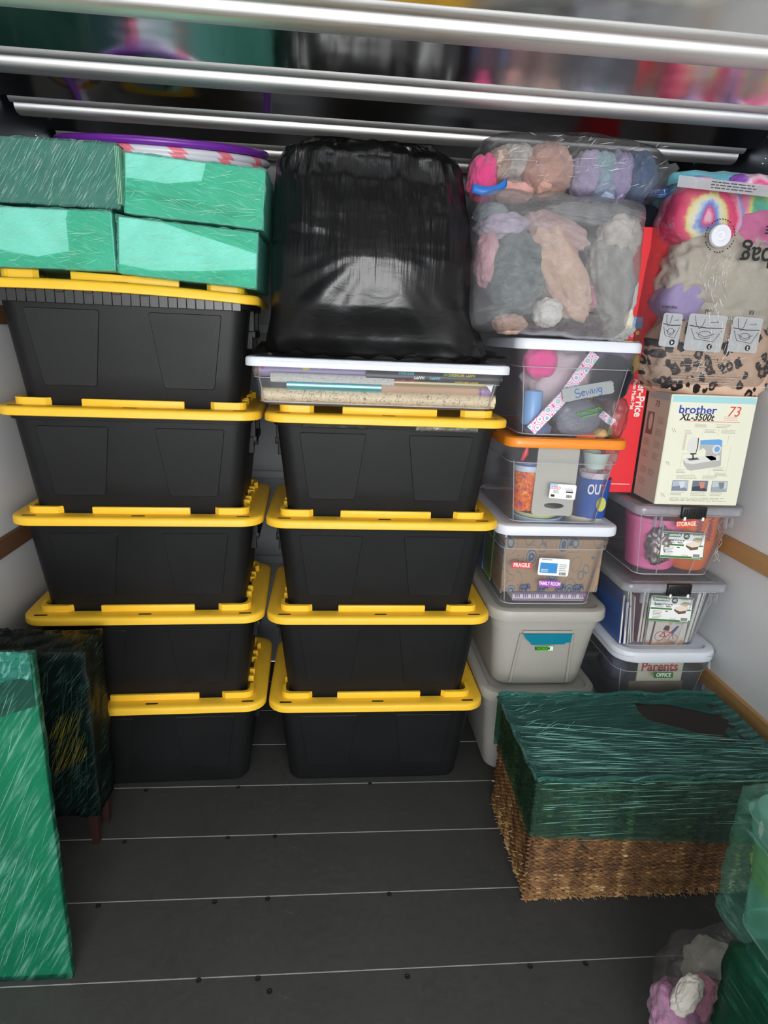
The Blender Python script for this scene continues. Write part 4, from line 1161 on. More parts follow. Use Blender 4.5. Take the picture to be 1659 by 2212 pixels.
# left side print
sp = sticker(bro, -BW/2-.0001, BD/2, BH/2, BD-.004, BH-.004, CARD, name='side_print', r=.001, yaw=-PI/2)
text('73', .028, plain((90, 60, 66), .6, name='dark_red_ink'), sp, TM(-.005, -.0009, BH/2-.040), shear=.2)
print_on(sp, rpoly(.045, .075, .001, -.035, .075), plain((110, 96, 88), .6, name='side_photo'), d=.0003)
print_on(sp, ell(-.032, .080, .012, .028, 14), plain((190, 176, 160), .6, name='side_photo_hand'), d=.0005)
sb_ = []
for (x0, z0) in ((.01, .10), (.01, .06), (.01, .02), (-.06, .02), (-.06, -.02), (.01, -.02), (-.05, -.075), (.0, -.075), (-.05, -.115)): sb_ += lines(x0, x0+.045, z0, 4, .006, .0022, int(z0*1000)+99)
bars(sp, sb_, plain((140, 126, 114), .7, name='side_ink'))
print_on(sp, rpoly(.13, .022, .001, 0, BH/2-.012), plain((150, 156, 156), .6, name='side_band'), d=.0002)

# Red box, standing on end between the columns
rp0 = at(1374, 1060, .15); rp1 = at(1443, 492, .15)
red = thing('toy_box', 'tall red toy box with white lettering standing on end', 'box', (2.478, .155, bz))
RH = 0.868
REDM = plain((228, 44, 54), .45, var=.03, scale=5, name='red_carton')
obj('carton', B(-.115, 0, 0, .40, 0, RH, .002, 1), REDM, red)
WH2 = plain((245, 236, 232), .5, name='white_lettering')
def rloc(u, v):
    p = at(u, v, .155); return p.x-red.location.x, p.z-red.location.z
x, z = rloc(1374.5, 843); text('Fisher-Price', .0405, WH2, red, TM(x+.017, -.0008, z-.006, -PI/2), bold=.0009, sx=.86, label='large white lettering')
x, z = rloc(1361, 848); text('Piano Music Mat', .0185, WH2, red, TM(x+.013, -.0008, z-.006, -PI/2), bold=.0004, sx=.82)
bars(red, [(-.108, -.012, .030, .032)], WH2, y=0.0)
for i, (z0, cc) in enumerate(((.595, (96, 166, 214)), (.555, (206, 60, 60)), (.520, (232, 214, 130)))):
    obj('print', B(-.114, -.052, -.0006, .0005, z0-.036, z0), plain(cc, .5, name='toy_print'), red)
    for j in range(3): obj('print', P(ell(-.10+j*.018, z0-.018+.008*((j*7+i*3) % 3-1), .007, .007, 10), -.0012, 0), plain([(240, 220, 90), (150, 190, 230), (240, 120, 150)][(i+j) % 3], .5, name='toy_print_dot'), red)
bars(red, [(-.114, -.098, .40+i*.02+.12, .41+i*.02+.12) for i in range(4)], BLACKINK, y=0.0)

# ================================================================ FLAT UNDERBED BIN + GIFT WRAP ROLLS
flat, f1, f2 = make_bin('underbed_bin', 'long shallow clear bin with white lid holding gift wrap rolls', 1.150, -.02, 1.398, .770, .40, .133, LIDW, BINCLR, .806, .425, .028, wb=.722, db=.36, r=.045, lr=.04, step=.62)
flat.rotation_euler = (0, 0, .004)
def m_script(name, base, ink, sc, lo, hi):
    t = NT(name); v = t.coords('Object', (1, 1, 1))
    n = t.noise(v, sc, 3, .55, 1.8)
    return t.done(t.principled(t.mixc(t.ramp(n, [(lo, 0.0), (lo+.012, 1.0), (hi, 1.0), (hi+.012, 0.0)]), lin(base), lin(ink)), .45))
def m_dots(name, base, cols, sc, rad=.30):
    t = NT(name); v = t.coords()
    vo = t.n('ShaderNodeTexVoronoi'); vo.inputs['Scale'].default_value = sc; vo.inputs['Randomness'].default_value = .7; t.l(v, vo.inputs['Vector'])
    sep = t.n('ShaderNodeSeparateColor'); t.l(vo.outputs['Color'], sep.inputs[0])
    st_ = [(i/len(cols), lin(c)) for i, c in enumerate(cols)]
    c = t.ramp(sep.outputs[0], st_, 'CONSTANT')
    return t.done(t.principled(t.mixc(t.math('LESS_THAN', vo.outputs['Distance'], rad), lin(base), c), .45))
def roll(label, u0, v0, u1, v1, r, mat, y, z=None):
    a, b = at(u0, v0, y), at(u1, v1, y)
    if z is not None: a.z = b.z = z
    c = (a+b)/2; t = thing('gift_wrap_roll', label, 'gift wrap', c, 0, None)
    L = (b-a).length; ang = math.atan2(b.z-a.z, b.x-a.x)
    bm = bmesh.new(); n = 20
    rings = []
    for x in (-L/2, -L/2+.001, L/2-.001, L/2): rings.append([(x, r*math.cos(2*PI*k/n), r*math.sin(2*PI*k/n)) for k in range(n)])
    ri = [(x_, y_*.55, z_*.55) for x_, y_, z_ in rings[-1]]; rings.append(ri)
    rings.append([(L/2-.05, y_, z_) for _, y_, z_ in ri])
    loft(bm, rings); o = obj('roll', fixn(bm), mat, t, smooth=True)
    t.rotation_euler = (0, -ang, 0); return t
zb = 1.399
roll('cream gift wrap roll with grey script, lowest in the shallow bin', 566, 866, 1066, 878, .022, m_script('cream_script_wrap', (226, 206, 168), (120, 110, 92), 34, .5, .53), .052, zb+.026)
roll('kraft brown gift wrap roll in the shallow bin', 640, 848, 1030, 856, .019, plain((186, 150, 120), .6, name='kraft_wrap'), .062, zb+.058)
roll('shiny teal gift wrap roll overlapping the kraft one', 620, 850, 822, 854, .0195, m_metal('teal_foil_wrap', (.16, .55, .60), .18, .3, (1, 40, 40), 0, 3, .8), .052, zb+.059)
roll('silver and white gift wrap roll at left of the shallow bin', 585, 834, 850, 838, .015, m_script('silver_wrap', (212, 212, 206), (150, 150, 140), 60, .55, .58), .046, zb+.080)
roll('gold gift wrap roll beside the silver one', 850, 838, 1056, 845, .013, m_metal('gold_foil_wrap', (.55, .46, .22), .25, .4, (1, 40, 40), 0, 3, .7), .050, zb+.078)
roll('purple gift wrap roll end at right of the shallow bin', 1036, 852, 1058, 853, .021, m_dots('purple_print_wrap', (150, 118, 170), [(170, 140, 190), (120, 90, 150)], 60), .060, zb+.056)
roll('lilac gift wrap roll with bright circles under the white lid', 560, 806, 1000, 812, .021, m_dots('circle_print_wrap', (150, 136, 178), [(206, 206, 66), (196, 58, 88), (64, 92, 168), (230, 230, 230), (214, 120, 60)], 22, .34), .080, zb+.100)
bl = roll('black gift wrap roll with upside-down birthday lettering', 790, 815, 1082, 822, .020, plain((34, 34, 38), .4, name='black_wrap'), .052, zb+.096)
cols = [(232, 206, 60), (90, 190, 210), (226, 80, 90), (150, 200, 80), (240, 240, 240)]
rnd = random.Random(5); xx = .13
for i, wtxt in enumerate(['HAPPY BIRTHDAY', 'HAPPY', 'HAPPY BIRTHDAY', 'BIRTHDAY', 'HAPPY', 'HAPPY BIRTHDAY', 'BIRTHDAY']):
    z = .010-.011*(i % 3); x = (.085, .0, -.10, .05, -.05, .10, -.09)[i]
    yy_ = -math.sqrt(max(1e-6, .0203**2-z*z))
    text(wtxt, (.012, .013, .011)[i % 3], plain(cols[i % 5], .5, name='bright_print'), bl, TM(x, yy_-.0006, z, PI, math.asin(max(-1, min(1, z/.0203)))*-1), bold=.0004, sx=.85)
bm = P([(1.0, 0), (1.024, .004), (1.018, -.022)], -.0004, .0004)
for v in bm.verts: v.co.x -= 1.0
tag(obj('paper_scrap', bm, WHITE, None, at(1050, 832, .012)), 'torn white paper corner at right front of the shallow bin', 'paper')
roll('plain tan gift wrap tube at the left back under the lid', 552, 808, 640, 810, .018, plain((160, 142, 116), .7, name='tan_wrap'), .11, zb+.096)

# ================================================================ BLACK TRASH BAG
def m_trash():
    t = NT('black_bag_plastic')
    a = t.noise(t.coords('Object', (26, 10, 2.2)), 1.6, 3, .5, .3)
    b = t.noise(t.coords('Object', (4, 4, 8)), 3, 4, .5, .8)
    sep = t.n('ShaderNodeSeparateXYZ'); t.l(t.coords(), sep.inputs[0])
    k = t.ramp(sep.outputs[2], [(.18, 0.0), (.36, 1.0)])
    h = t.math('ADD', t.math('MULTIPLY', a, k), t.math('MULTIPLY', b, .16))
    return t.done(t.principled((.0065, .0065, .007, 1), .28, 0, t.bump(h, .34, .03), .42))
BAG = m_trash()
tb = thing('trash_bag', 'bulging black plastic trash bag on the shallow gift wrap bin', 'bag', (1.530, .19, 1.541))
NU, NV = 190, 120
bm = bmesh.new()
prof_w = [(0, .345), (.03, .365), (.09, .352), (.25, .325), (.45, .312), (.65, .300), (.80, .294), (.90, .280), (.96, .255), (1.0, .20)]
prof_d = [(0, .20), (.03, .215), (.10, .235), (.25, .262), (.45, .262), (.65, .24), (.80, .21), (.92, .17), (1.0, .11)]
prof_c = [(0, .03), (.08, .012), (.3, .0), (.6, -.012), (.85, -.022), (1.0, -.028)]
def interp(tab, t):
    for (a, x), (b, y) in zip(tab, tab[1:]):
        if t <= b:
            s = (t-a)/(b-a); s = s*s*(3-2*s)*.5+s*.5; return x+(y-x)*s
    return tab[-1][1]
rows = []
HT = .606
for j in range(NV+1):
    v = j/NV; row = []
    for i in range(NU):
        a = 2*PI*i/NU
        hw_, hd_ = interp(prof_w, v), interp(prof_d, v)
        e = .72
        ca, sa = math.cos(a), math.sin(a)
        x = hw_*math.copysign(abs(ca)**e, ca); y = hd_*math.copysign(abs(sa)**e, sa)
        n_ = Vector((ca, sa, 0))
        q = Vector((ca*2, sa*2, v*2.2))
        amp = .016
        d = amp*noise.noise(q*1.3+Vector((3, 1, 7)))
        pl_ = (max(0, v-.42)/.58)
        d += .016*pl_*noise.noise(Vector((x*26, y*20, v*.9)))+.007*pl_*noise.noise(Vector((x*62, y*40, v*1.6)))
        # star folds pulling from the middle of the front
        if sa < 0:
            dx, dz = x/.3, (v-.52)/.5
            ang = math.atan2(dz, dx); rr_ = math.hypot(dx, dz)
            d += .0075*noise.noise(Vector((math.cos(ang)*5, math.sin(ang)*5, rr_*.8)))*min(1, rr_*1.5)*math.exp(-(rr_-.8)**2*1.2)
            d += .005*math.exp(-((x)/.12)**2)*noise.noise(Vector((x*55, 0, v*5)))*(1 if v > .45 else .3)
        d += .010*(1-min(1, v/.12))*noise.noise(Vector((ca*6, sa*6, v*9)))
        z = v*HT
        if v > .93: z += .022*noise.noise(Vector((ca*5, sa*5, 2.2)))*(v-.93)/.07+.012*(v-.93)/.07*noise.noise(Vector((ca*15, sa*15, 5)))
        row.append((interp(prof_c, v)+x+n_.x*d, y+n_.y*d, z))
    rows.append(row)
# gathered frill at the top folds inward then out
for s, zz in ((.72, .006), (.35, .012), (.12, .004)):
    row = []
    for i in range(NU):
        a = 2*PI*i/NU; ca, sa = math.cos(a), math.sin(a)
        bx_, by_, bz_ = rows[NV][i]
        cxm = -.028
        row.append((cxm+(bx_-cxm)*s, by_*s, bz_+zz+.02*noise.noise(Vector((ca*9*s, sa*9*s, s*7)))*s))
    rows.append(row)
loft(bm, rows)
obj('sack', fixn(bm), BAG, tb, smooth='all')
# loose skirt of film that fans out under the bag at right and left
bm = bmesh.new()
def skirt(u, v):
    x = -.36+.78*u; front = -.205-.028*math.sin(u*PI)
    y = front+.30*v
    z = .004+.030*(1-v)*abs(noise.noise(Vector((u*9, v*2, 4))))+.035*v+(.02*max(0, u-.8)*5)*(1-v)
    return (x, y+.010*noise.noise(Vector((u*14, v*3, 1))), z)
gridsheet(bm, skirt, 110, 14); o = obj('loose_film', fixn(bm), BAG, tb, smooth='all')
# ruffled tie at the top
bm = bmesh.new()
def ruff(u, v):
    x = -.165+.26*u; f = noise.noise(Vector((u*9, v*1.2, 0)))
    return (x, -.105+.020*f-.012*v, .572+.022*v+.010*noise.noise(Vector((u*6, v, 9)))+.006*f*v)
gridsheet(bm, ruff, 120, 8); o = obj('gathered_neck', fixn(bm), BAG, tb, smooth='all')

# ================================================================ GREEN WRAPPED BOXES (top left)
CARTON = plain((222, 244, 236), .6, var=.05, scale=5, name='white_carton')
CART_D = plain((96, 156, 142), .5, var=.2, scale=4, name='dark_carton')
MINT = film('mint_wrap', (.60, .995, .88), (.14, .90, .64), .16, .26, (0, .35, 0), (3, 3, 34), 7, .5, .72, .14, .5, (.55, .93, .80))
MINT2 = film('mint_wrap_layer', (.60, .99, .86), (.10, .88, .60), .24, .24, (0, -.3, 0), (3, 3, 30), 8, .5, .74, .16, .5, (.52, .92, .78))
TEALW = film('dark_green_wrap', (.52, .80, .73), (.08, .34, .28), .22, .60, (0, .95, 0), (3, 3, 46), 6, .52, .68, .14, .5, (.58, .80, .74), .5)
def wrap_bm(w_, d, h, seed, out=.003, amp=.003, n=26):
    bm = bmesh.new(); bmesh.ops.create_cube(bm, size=1)
    bmesh.ops.subdivide_edges(bm, edges=bm.edges[:], cuts=n, use_grid_fill=True)
    for v in bm.verts:
        p = v.co.copy(); q = Vector((p.x*w_, p.y*d, p.z*h))
        k = sum(1 for c in p if abs(c) > .48)
        nn = noise.noise(q*22+Vector((seed, 0, 0)))
        dirv = Vector((math.copysign(1, p.x) if abs(p.x) > .499 else 0, math.copysign(1, p.y) if abs(p.y) > .499 else 0, math.copysign(1, p.z) if abs(p.z) > .499 else 0))
        v.co = Vector((q.x, q.y+d/2, q.z+h/2))+dirv*(out+amp*nn+(amp*.9*noise.noise(q*60) if k > 1 else 0))
    return bm
def wrapped(label, x0, x1, z0, z1, yf, d, core, flm, rot=0.0, bands=(), bandm=None, seed=0):
    w_, h = x1-x0, z1-z0
    t = thing('wrapped_box', label, 'box', ((x0+x1)/2, yf, z0)); t.rotation_euler = (0, rot, 0)
    obj('carton', B(-w_/2, w_/2, 0, d, 0, h, .003, 1), core, t)
    obj('stretch_wrap', wrap_bm(w_, d, h, seed), flm, t, smooth=True)
    for i, bd in enumerate(bands):
        pts = [((u-.5)*w_, v*h) for u, v in bd]
        obj('wrap_layer', P(pts, -.0085-.001*i, -.0079-.001*i), bandm or MINT2, t)
    return t
wrapped('mint green wrapped box, lower right of the four on the left stack', .808, 1.186, 1.742, 1.888, -.005, .36, CARTON, MINT, .062, [[(.0, .99), (.3, .98), (1.0, .62), (1.0, .99)], [(0, .0), (1, .0), (1, .34), (.62, .2), (.25, .10), (0, .16)]], seed=1)
wrapped('mint green wrapped box, upper right, under the hoops', .838, 1.208, 1.898, 2.046, -.010, .36, CARTON, MINT, .060, [[(.0, .0), (1, .0), (1, 1), (.58, .99), (.55, .68), (.30, .56), (.02, .58)], [(.02, .42), (1, .18), (1, .10), (.0, .30)]], seed=2)
wrapped('mint green wrapped box, lower left, with a paler rectangular patch', .41, .800, 1.757, 1.908, -.005, .36, CARTON, MINT, -.008, [[(0, 0), (1, 0), (1, 1), (.72, .98), (.70, .84), (.70, .30), (.48, .18), (.30, .24), (0, .40)]], seed=3)
wrapped('dark green wrapped box with streaky film, upper left of the four', .40, .828, 1.918, 2.074, -.015, .36, CART_D, TEALW, 0, [], seed=4)
bm = bmesh.new()
for i in range(3): bx(bm, .828+i*.004, .8305+i*.004, -.032, .30, 1.925, 2.065)
tag(obj('card_sheet', bm, plain((120, 176, 146), .5, name='green_card_edges'), None), 'pale green card edges between the upper two wrapped boxes', 'card')
# Hula hoops
def hoop(label, R_, c, tx, tz, r, mat):
    bm = bmesh.new(); tube(bm, [(R_*math.cos(2*PI*i/90), R_*math.sin(2*PI*i/90), 0) for i in range(90)], r, 12, True)
    o = obj('hula_hoop', bm, mat, None, c, (tx, tz, 0), smooth='all'); return tag(o, label, 'hoop', 'hula hoops on the wrapped boxes')
def m_stripe():
    t = NT('striped_hoop'); v = t.coords()
    sep = t.n('ShaderNodeSeparateXYZ'); t.l(v, sep.inputs[0])
    a = t.math('ARCTAN2', sep.outputs[1], sep.outputs[0])
    f = t.math('FRACT', t.math('ADD', t.math('MULTIPLY', a, 2.3), t.math('MULTIPLY', sep.outputs[2], 9)))
    return t.done(t.principled(t.mixc(t.math('LESS_THAN', f, .28), lin((205, 204, 214)), lin((226, 120, 136))), .35))
STR = m_stripe()
hoop('purple hula hoop, topmost, lying above the upper right wrapped box', .31, (.872, .345, 2.156), .18, 0, .011, plain((108, 38, 150), .3, name='purple_plastic'))
hoop('white and pink striped hula hoop just under the purple one', .312, (.873, .35, 2.131), .165, 0, .0105, STR)
hoop('lower white and pink striped hula hoop resting on the box', .308, (.870, .348, 2.108), .125, 0, .0105, STR)

# ================================================================ SOFT BAGS on column A / B
def pillow_bm(w_, h_, d_, seed=0, e=.32, amp=.01, nu=70, nv=60, flat=.0, crn=.0):
    """sealed storage bag: two bulged sheets meeting at the edge; local x width, z height, y depth"""
    bm = bmesh.new(); sides = []
    for sgn in (-1, 1):
        vs = []
        for j in range(nv+1):
            row = []
            for i in range(nu+1):
                u, v = i/nu*2-1, j/nv*2-1
                k = max(0.0, (1-abs(u)**4))*max(0.0, (1-abs(v)**4))
                b = k**e
                x = u*w_/2*(1-.035*(1-abs(v)**2)*0-.03*(abs(u) > .0)*(1-v*v)*-.5); z = v*h_/2
                n = amp*noise.noise(Vector((x*14, z*14, seed+sgn*3)))+amp*.5*noise.noise(Vector((x*34, z*34, seed+sgn)))
                edge = .006*noise.noise(Vector((u*4+seed, v*4, 1)))
                row.append(bm.verts.new((x+edge*(abs(u) > .9), sgn*(b*d_/2)+n*min(1, k*3), z+edge*1.5*(abs(v) > .9))))
            vs.append(row)
        for j in range(nv):
            for i in range(nu):
                f = (vs[j][i], vs[j][i+1], vs[j+1][i+1], vs[j+1][i])
                bm.faces.new(f if sgn < 0 else tuple(reversed(f)))
    bmesh.ops.remove_doubles(bm, verts=bm.verts[:], dist=2e-4)
    return fixn(bm)
MILKY = film('milky_bag_film', (.95, .955, .96), (.66, .67, .69), .20, .14, (0, .3, 0), (4, 4, 9), 6, .5, .8, .2, .45, (.80, .81, .83), .6)
cA = (at(1023, 440, -.03)+at(1392, 430, -.03)+at(1040, 738, -.03)+at(1388, 738, -.03))/4
sbg = thing('storage_bag', 'translucent grey zip bag of plush toys on top of the Sewing bin', 'bag', (cA.x, .10, 1.630))
hA = .405
o = obj('bag_film', pillow_bm(.515, hA, .33, 2, .30, .008), MILKY, sbg, (0, 0, hA/2), (0, .02, 0), smooth='all')
GP = 'plush toys in the grey zip bag'
YP = .02
def plush(label, u, v, y, w_, h_, d_, c1, c2=None, seed=0, rot=(0, 0, 0), g=None, name='plush_toy', scale=110):
    return blob(name, label, 'soft toy', at(u, v, y), w_, h_, d_, cloth(c1, c2, scale*2, .9), seed, .16, 2.4, rot, 5, g, .045)
plush('dark teal plush at left inside the grey zip bag', 1112, 590, YP+.03, .17, .23, .15, (66, 84, 90), (92, 110, 114), 71)
plush('peach plush body lying diagonally in the grey zip bag', 1210, 590, YP+.02, .13, .30, .14, (232, 186, 162), (248, 212, 190), 72, (0, -.55, 0))
plush('fluffy white plush tuft low in the grey zip bag', 1182, 675, YP-.005, .085, .085, .08, (240, 236, 230), (255, 252, 248), 73)
plush('peach plush paw at the lower left of the grey zip bag', 1100, 700, YP+.01, .10, .06, .09, (226, 176, 156), (240, 200, 180), 74)
plush('light grey plush at right in the grey zip bag', 1322, 605, YP+.02, .13, .27, .14, (172, 172, 170), (200, 200, 196), 75, (0, -.25, 0))
plush('white hooded plush at upper right of the grey zip bag', 1335, 515, YP+.02, .12, .13, .13, (222, 214, 206), (240, 234, 228), 76)
plush('cream plush foot at lower right of the grey zip bag', 1350, 690, YP+.0, .04, .07, .07, (228, 224, 206), (244, 240, 226), 77)
plush('grey plush leg at the bottom right of the grey zip bag', 1328, 705, YP+.03, .11, .09, .11, (164, 166, 166), (190, 192, 190), 78)
plush('charcoal plush at the bottom of the grey zip bag', 1262, 708, YP+.06, .15, .08, .13, (92, 88, 100), (116, 112, 122), 79)
plush('hot pink plush behind the peach one in the grey zip bag', 1290, 640, YP+.05, .08, .09, .1, (214, 110, 142), (232, 140, 168), 80)
plush('red and white print cloth at left edge of the grey zip bag', 1050, 560, YP+.03, .07, .15, .1, (204, 96, 118), (232, 200, 210), 81, scale=30)
plush('purple striped cloth at upper left of the grey zip bag', 1085, 490, YP+.05, .16, .08, .12, (150, 132, 170), (206, 196, 216), 82, scale=24)
plush('dusty pink plush arm across the top of the grey zip bag', 1200, 500, YP+.04, .20, .08, .12, (208, 168, 168), (228, 192, 192), 83, (0, .35, 0))
plush('grey fleece piece along the top of the grey zip bag', 1280, 465, YP+.06, .30, .06, .12, (140, 142, 146), (170, 172, 176), 84)
plush('teal grey fleece at top left of the grey zip bag', 1060, 462, YP+.05, .10, .06, .10, (138, 152, 160), (166, 178, 184), 85)
# clear bag with pastel plush, behind
YQ = .20
pb = at(1220, 380, YQ)
cb = thing('plastic_bag', 'clear plastic bag of pastel plush toys near the roof', 'bag', (pb.x, YQ, pb.z-.085))
CLR2 = film('crinkled_clear_film', (.94, .95, .96), (.80, .82, .84), .07, .26, (0, .9, 0), (5, 5, 18), 5, .54, .74, .1, .6, (.95, .95, .96), .9)
obj('bag_film', blob_bm(.60, .32, .200, 9, .08, 2.2, 5, 3.2, .05), CLR2, cb, (0, 0, .085), smooth='all')
obj('bag_tail', P([(.26, .03), (.345, .115), (.33, .13), (.27, .115)], -.05, -.048), CLR2, cb)
plush('hot pink plush at the left end of the clear plush bag', 1042, 388, YQ-.08, .085, .13, .12, (232, 50, 130), (248, 100, 160), 91)
plush('beige plush ear at upper left of the clear plush bag', 1075, 360, YQ-.06, .08, .11, .12, (206, 176, 158), (224, 198, 182), 92, (0, .5, 0))
plush('off-white plush in the clear plush bag', 1115, 352, YQ-.05, .11, .10, .14, (214, 208, 200), (232, 226, 220), 93)
plush('tan pink plush with folded limbs in the clear plush bag', 1180, 372, YQ-.085, .15, .15, .14, (214, 160, 144), (232, 186, 172), 94, (0, .4, 0))
plush('rosy plush paw low in the clear plush bag', 1110, 415, YQ-.09, .12, .06, .1, (226, 164, 158), (242, 190, 184), 95)
plush('lavender plush ring at right of the clear plush bag', 1262, 385, YQ-.085, .09, .14, .12, (186, 172, 216), (210, 198, 232), 96)
plush('pale teal plush in the middle of the lavender ring', 1297, 368, YQ-.095, .08, .10, .1, (156, 192, 208), (180, 212, 222), 97)
plush('second lavender plush right of the teal one', 1332, 385, YQ-.085, .075, .14, .12, (180, 164, 214), (204, 190, 230), 98)
plush('light blue plush low between the lavender ones', 1298, 412, YQ-.09, .09, .07, .1, (166, 186, 222), (190, 206, 232), 99)
plush('denim blue plush at the right end of the clear plush bag', 1372, 385, YQ-.05, .11, .14, .14, (62, 98, 146), (86, 122, 166), 100)
bm = bmesh.new()
def tabf(u, v): return (.10*u, -.012*math.sin(u*PI), -.004-.026*math.sin(u*2.6)+.018*(u > .0)*u*1.9+.024*v)
gridsheet(bm, tabf, 14, 2); o = tag(obj('tape_tab', bm, plain((40, 116, 200), .4, name='blue_tape'), None, at(1020, 412, YQ-.165), smooth='all'), 'curled bright blue tape strip hanging on the clear plush bag', 'tape')
md = o.modifiers.new('s', 'SOLIDIFY'); md.thickness = .0012
blob('fabric_bundle', 'dark navy cloth bundle wedged behind the red box', 'fabric', at(1412, 480, .30), .18, .26, .14, cloth((32, 42, 66), (48, 60, 88), 140, .4), 44)

# vacuum storage bag on the cream box
YV = .02
vz0 = bz+BH+.004
vac = thing('vacuum_bag', 'clear vacuum bag of folded clothes with blue zip, on cream box', 'bag', (2.622, .175, vz0))
VH = .615
VFILM = film('vacuum_bag_film', (.955, .965, .97), (.88, .89, .9), .04, .16, (0, .5, 0), (5, 5, 12), 5, .56, .76, .1, .6, (.95, .96, .97), .8)
obj('bag_film', pillow_bm(.425, VH, .375, 6, .16, .004), VFILM, vac, (0, 0, VH/2), (0, .045, 0), smooth='all')
def m_tiedye(cx, cz, sc, stops, tw=5):
    t = NT('tie_dye_cloth'); v = t.coords('Object', (1, 1, 1))
    n1 = t.noise(v, 12, 4, .6); sep = t.n('ShaderNodeSeparateXYZ'); t.l(v, sep.inputs[0])
    x = t.math('SUBTRACT', sep.outputs[0], cx); z = t.math('SUBTRACT', sep.outputs[2], cz)
    r = t.math('SQRT', t.math('ADD', t.math('MULTIPLY', x, x), t.math('MULTIPLY', z, z)))
    a = t.math('ARCTAN2', z, x)
    f = t.math('ADD', t.math('MULTIPLY', r, sc), t.math('MULTIPLY', t.math('SUBTRACT', n1, .5), .75))
    return t.done(t.principled(t.ramp(f, stops), .8, 0, t.bump(t.noise(v, 200, 3), .3, .003), .1))
TD = [(0.0, lin((245, 190, 214))), (.10, lin((238, 70, 130))), (.18, lin((120, 130, 214))), (.27, lin((150, 180, 232))), (.36, lin((236, 236, 220))), (.46, lin((238, 232, 150))), (.56, lin((236, 90, 120))), (.72, lin((236, 60, 120))), (.86, lin((240, 180, 210))), (.96, lin((170, 170, 226)))]
def folded(label, u, v, y, w_, h_, d_, mat, seed, rot=(0, 0, 0), amp=.09, fold=.14, power=2.8, name='folded_cloth'):
    return blob(name, label, 'clothes', at(u, v, y+.045), w_*1.1, h_*1.12, d_*1.15, mat, seed, amp*.8, 2.0, rot, 5, None, fold, 4.0)
folded('teal cloth along the top of the vacuum bag', 1545, 425, .16, .36, .10, .20, cloth((92, 168, 186), (116, 188, 202), 200, .3), 111)
folded('pink and rainbow tie-dye shirt, spiral pattern, in the vacuum bag', 1510, 470, .085, .21, .17, .16, m_tiedye(-.02, -.02, 8, TD), 112, (0, .25, 0), .07, .06)
TD2 = [(0.0, lin((90, 190, 170))), (.2, lin((110, 200, 150))), (.34, lin((228, 232, 130))), (.46, lin((240, 150, 180))), (.6, lin((238, 90, 150))), (.75, lin((240, 210, 220))), (.9, lin((150, 90, 190)))]
folded('second tie-dye cloth with green and purple, upper right of vacuum bag', 1608, 450, .09, .18, .15, .16, m_tiedye(.0, -.02, 8, TD2), 113, (0, 0, 0), .08, .10)
folded('bright pink knitted cloth under the tie-dye in the vacuum bag', 1622, 510, .075, .17, .12, .16, cloth((226, 108, 166), (240, 140, 188), 130, .6), 114)
BEI = cloth((198, 188, 172), (214, 206, 192), 60, .3)
folded('crumpled beige garment in the middle of the vacuum bag', 1510, 585, .075, .20, .19, .17, BEI, 115, (0, .3, 0), .12, .3)
folded('large smooth beige garment at right in the vacuum bag', 1596, 600, .078, .22, .25, .18, cloth((200, 192, 176), (212, 206, 192), 220, .2), 116)
folded('lavender cloth corner at the left of the vacuum bag', 1462, 645, .070, .115, .12, .14, cloth((166, 146, 206), (182, 164, 218), 180, .2), 117, (0, .6, 0), .05, .05)
folded('pale beige fold above the leopard print', 1560, 680, .085, .25, .10, .17, BEI, 118)
def m_leopard():
    t = NT('leopard_print_cloth'); v = t.coords('Object', (1, .0, .8), (0, .5, 0))
    vo = t.n('ShaderNodeTexVoronoi'); vo.inputs['Scale'].default_value = 33; vo.inputs['Randomness'].default_value = .8; t.l(v, vo.inputs['Vector'])
    n = t.noise(v, 40, 3, .6)
    d = t.math('ADD', vo.outputs['Distance'], t.math('MULTIPLY', t.math('SUBTRACT', n, .5), .9))
    c = t.ramp(d, [(0.0, lin((178, 140, 118))), (.14, lin((164, 128, 108))), (.18, lin((38, 34, 36))), (.42, lin((40, 36, 38))), (.46, lin((206, 174, 152))), (1.0, lin((214, 184, 162)))])
    return t.done(t.principled(c, .8, 0, t.bump(n, .3, .006), .1))
folded('leopard print garment filling the bottom of the vacuum bag', 1520, 775, .085, .365, .24, .20, m_leopard(), 119, (0, .06, 0), .05, .14, 3.4)
ZIP = film('blue_zip_film', (.30, .48, .80), (.16, .32, .66), .45, .35, (0, 0, 0), (30, 30, 2), 4, .5, .7, .15, .5, (.6, .75, .95))
bm = bmesh.new()
def zipf(u, v): return (-.245+.50*u, -.03-.05*math.sin(u*PI), .578+.042*math.sin(min(1, u*1.25)*PI/2)+.030*v+.004*noise.noise(Vector((u*16, v, 0))))
gridsheet(bm, zipf, 70, 3); o = obj('zip_band', bm, ZIP, vac, smooth='all', label='translucent blue zip strip'); md = o.modifiers.new('s', 'SOLIDIFY'); md.thickness = .004
ZB = plain((58, 116, 196), .3, name='blue_zip')
for dz in (.008, .020):
    bm = bmesh.new(); tube(bm, [Vector(zipf(i/40, 0))+Vector((0, -.004, dz)) for i in range(41)], .0022, 6); obj('zip_rail', bm, ZB, vac, smooth='all')
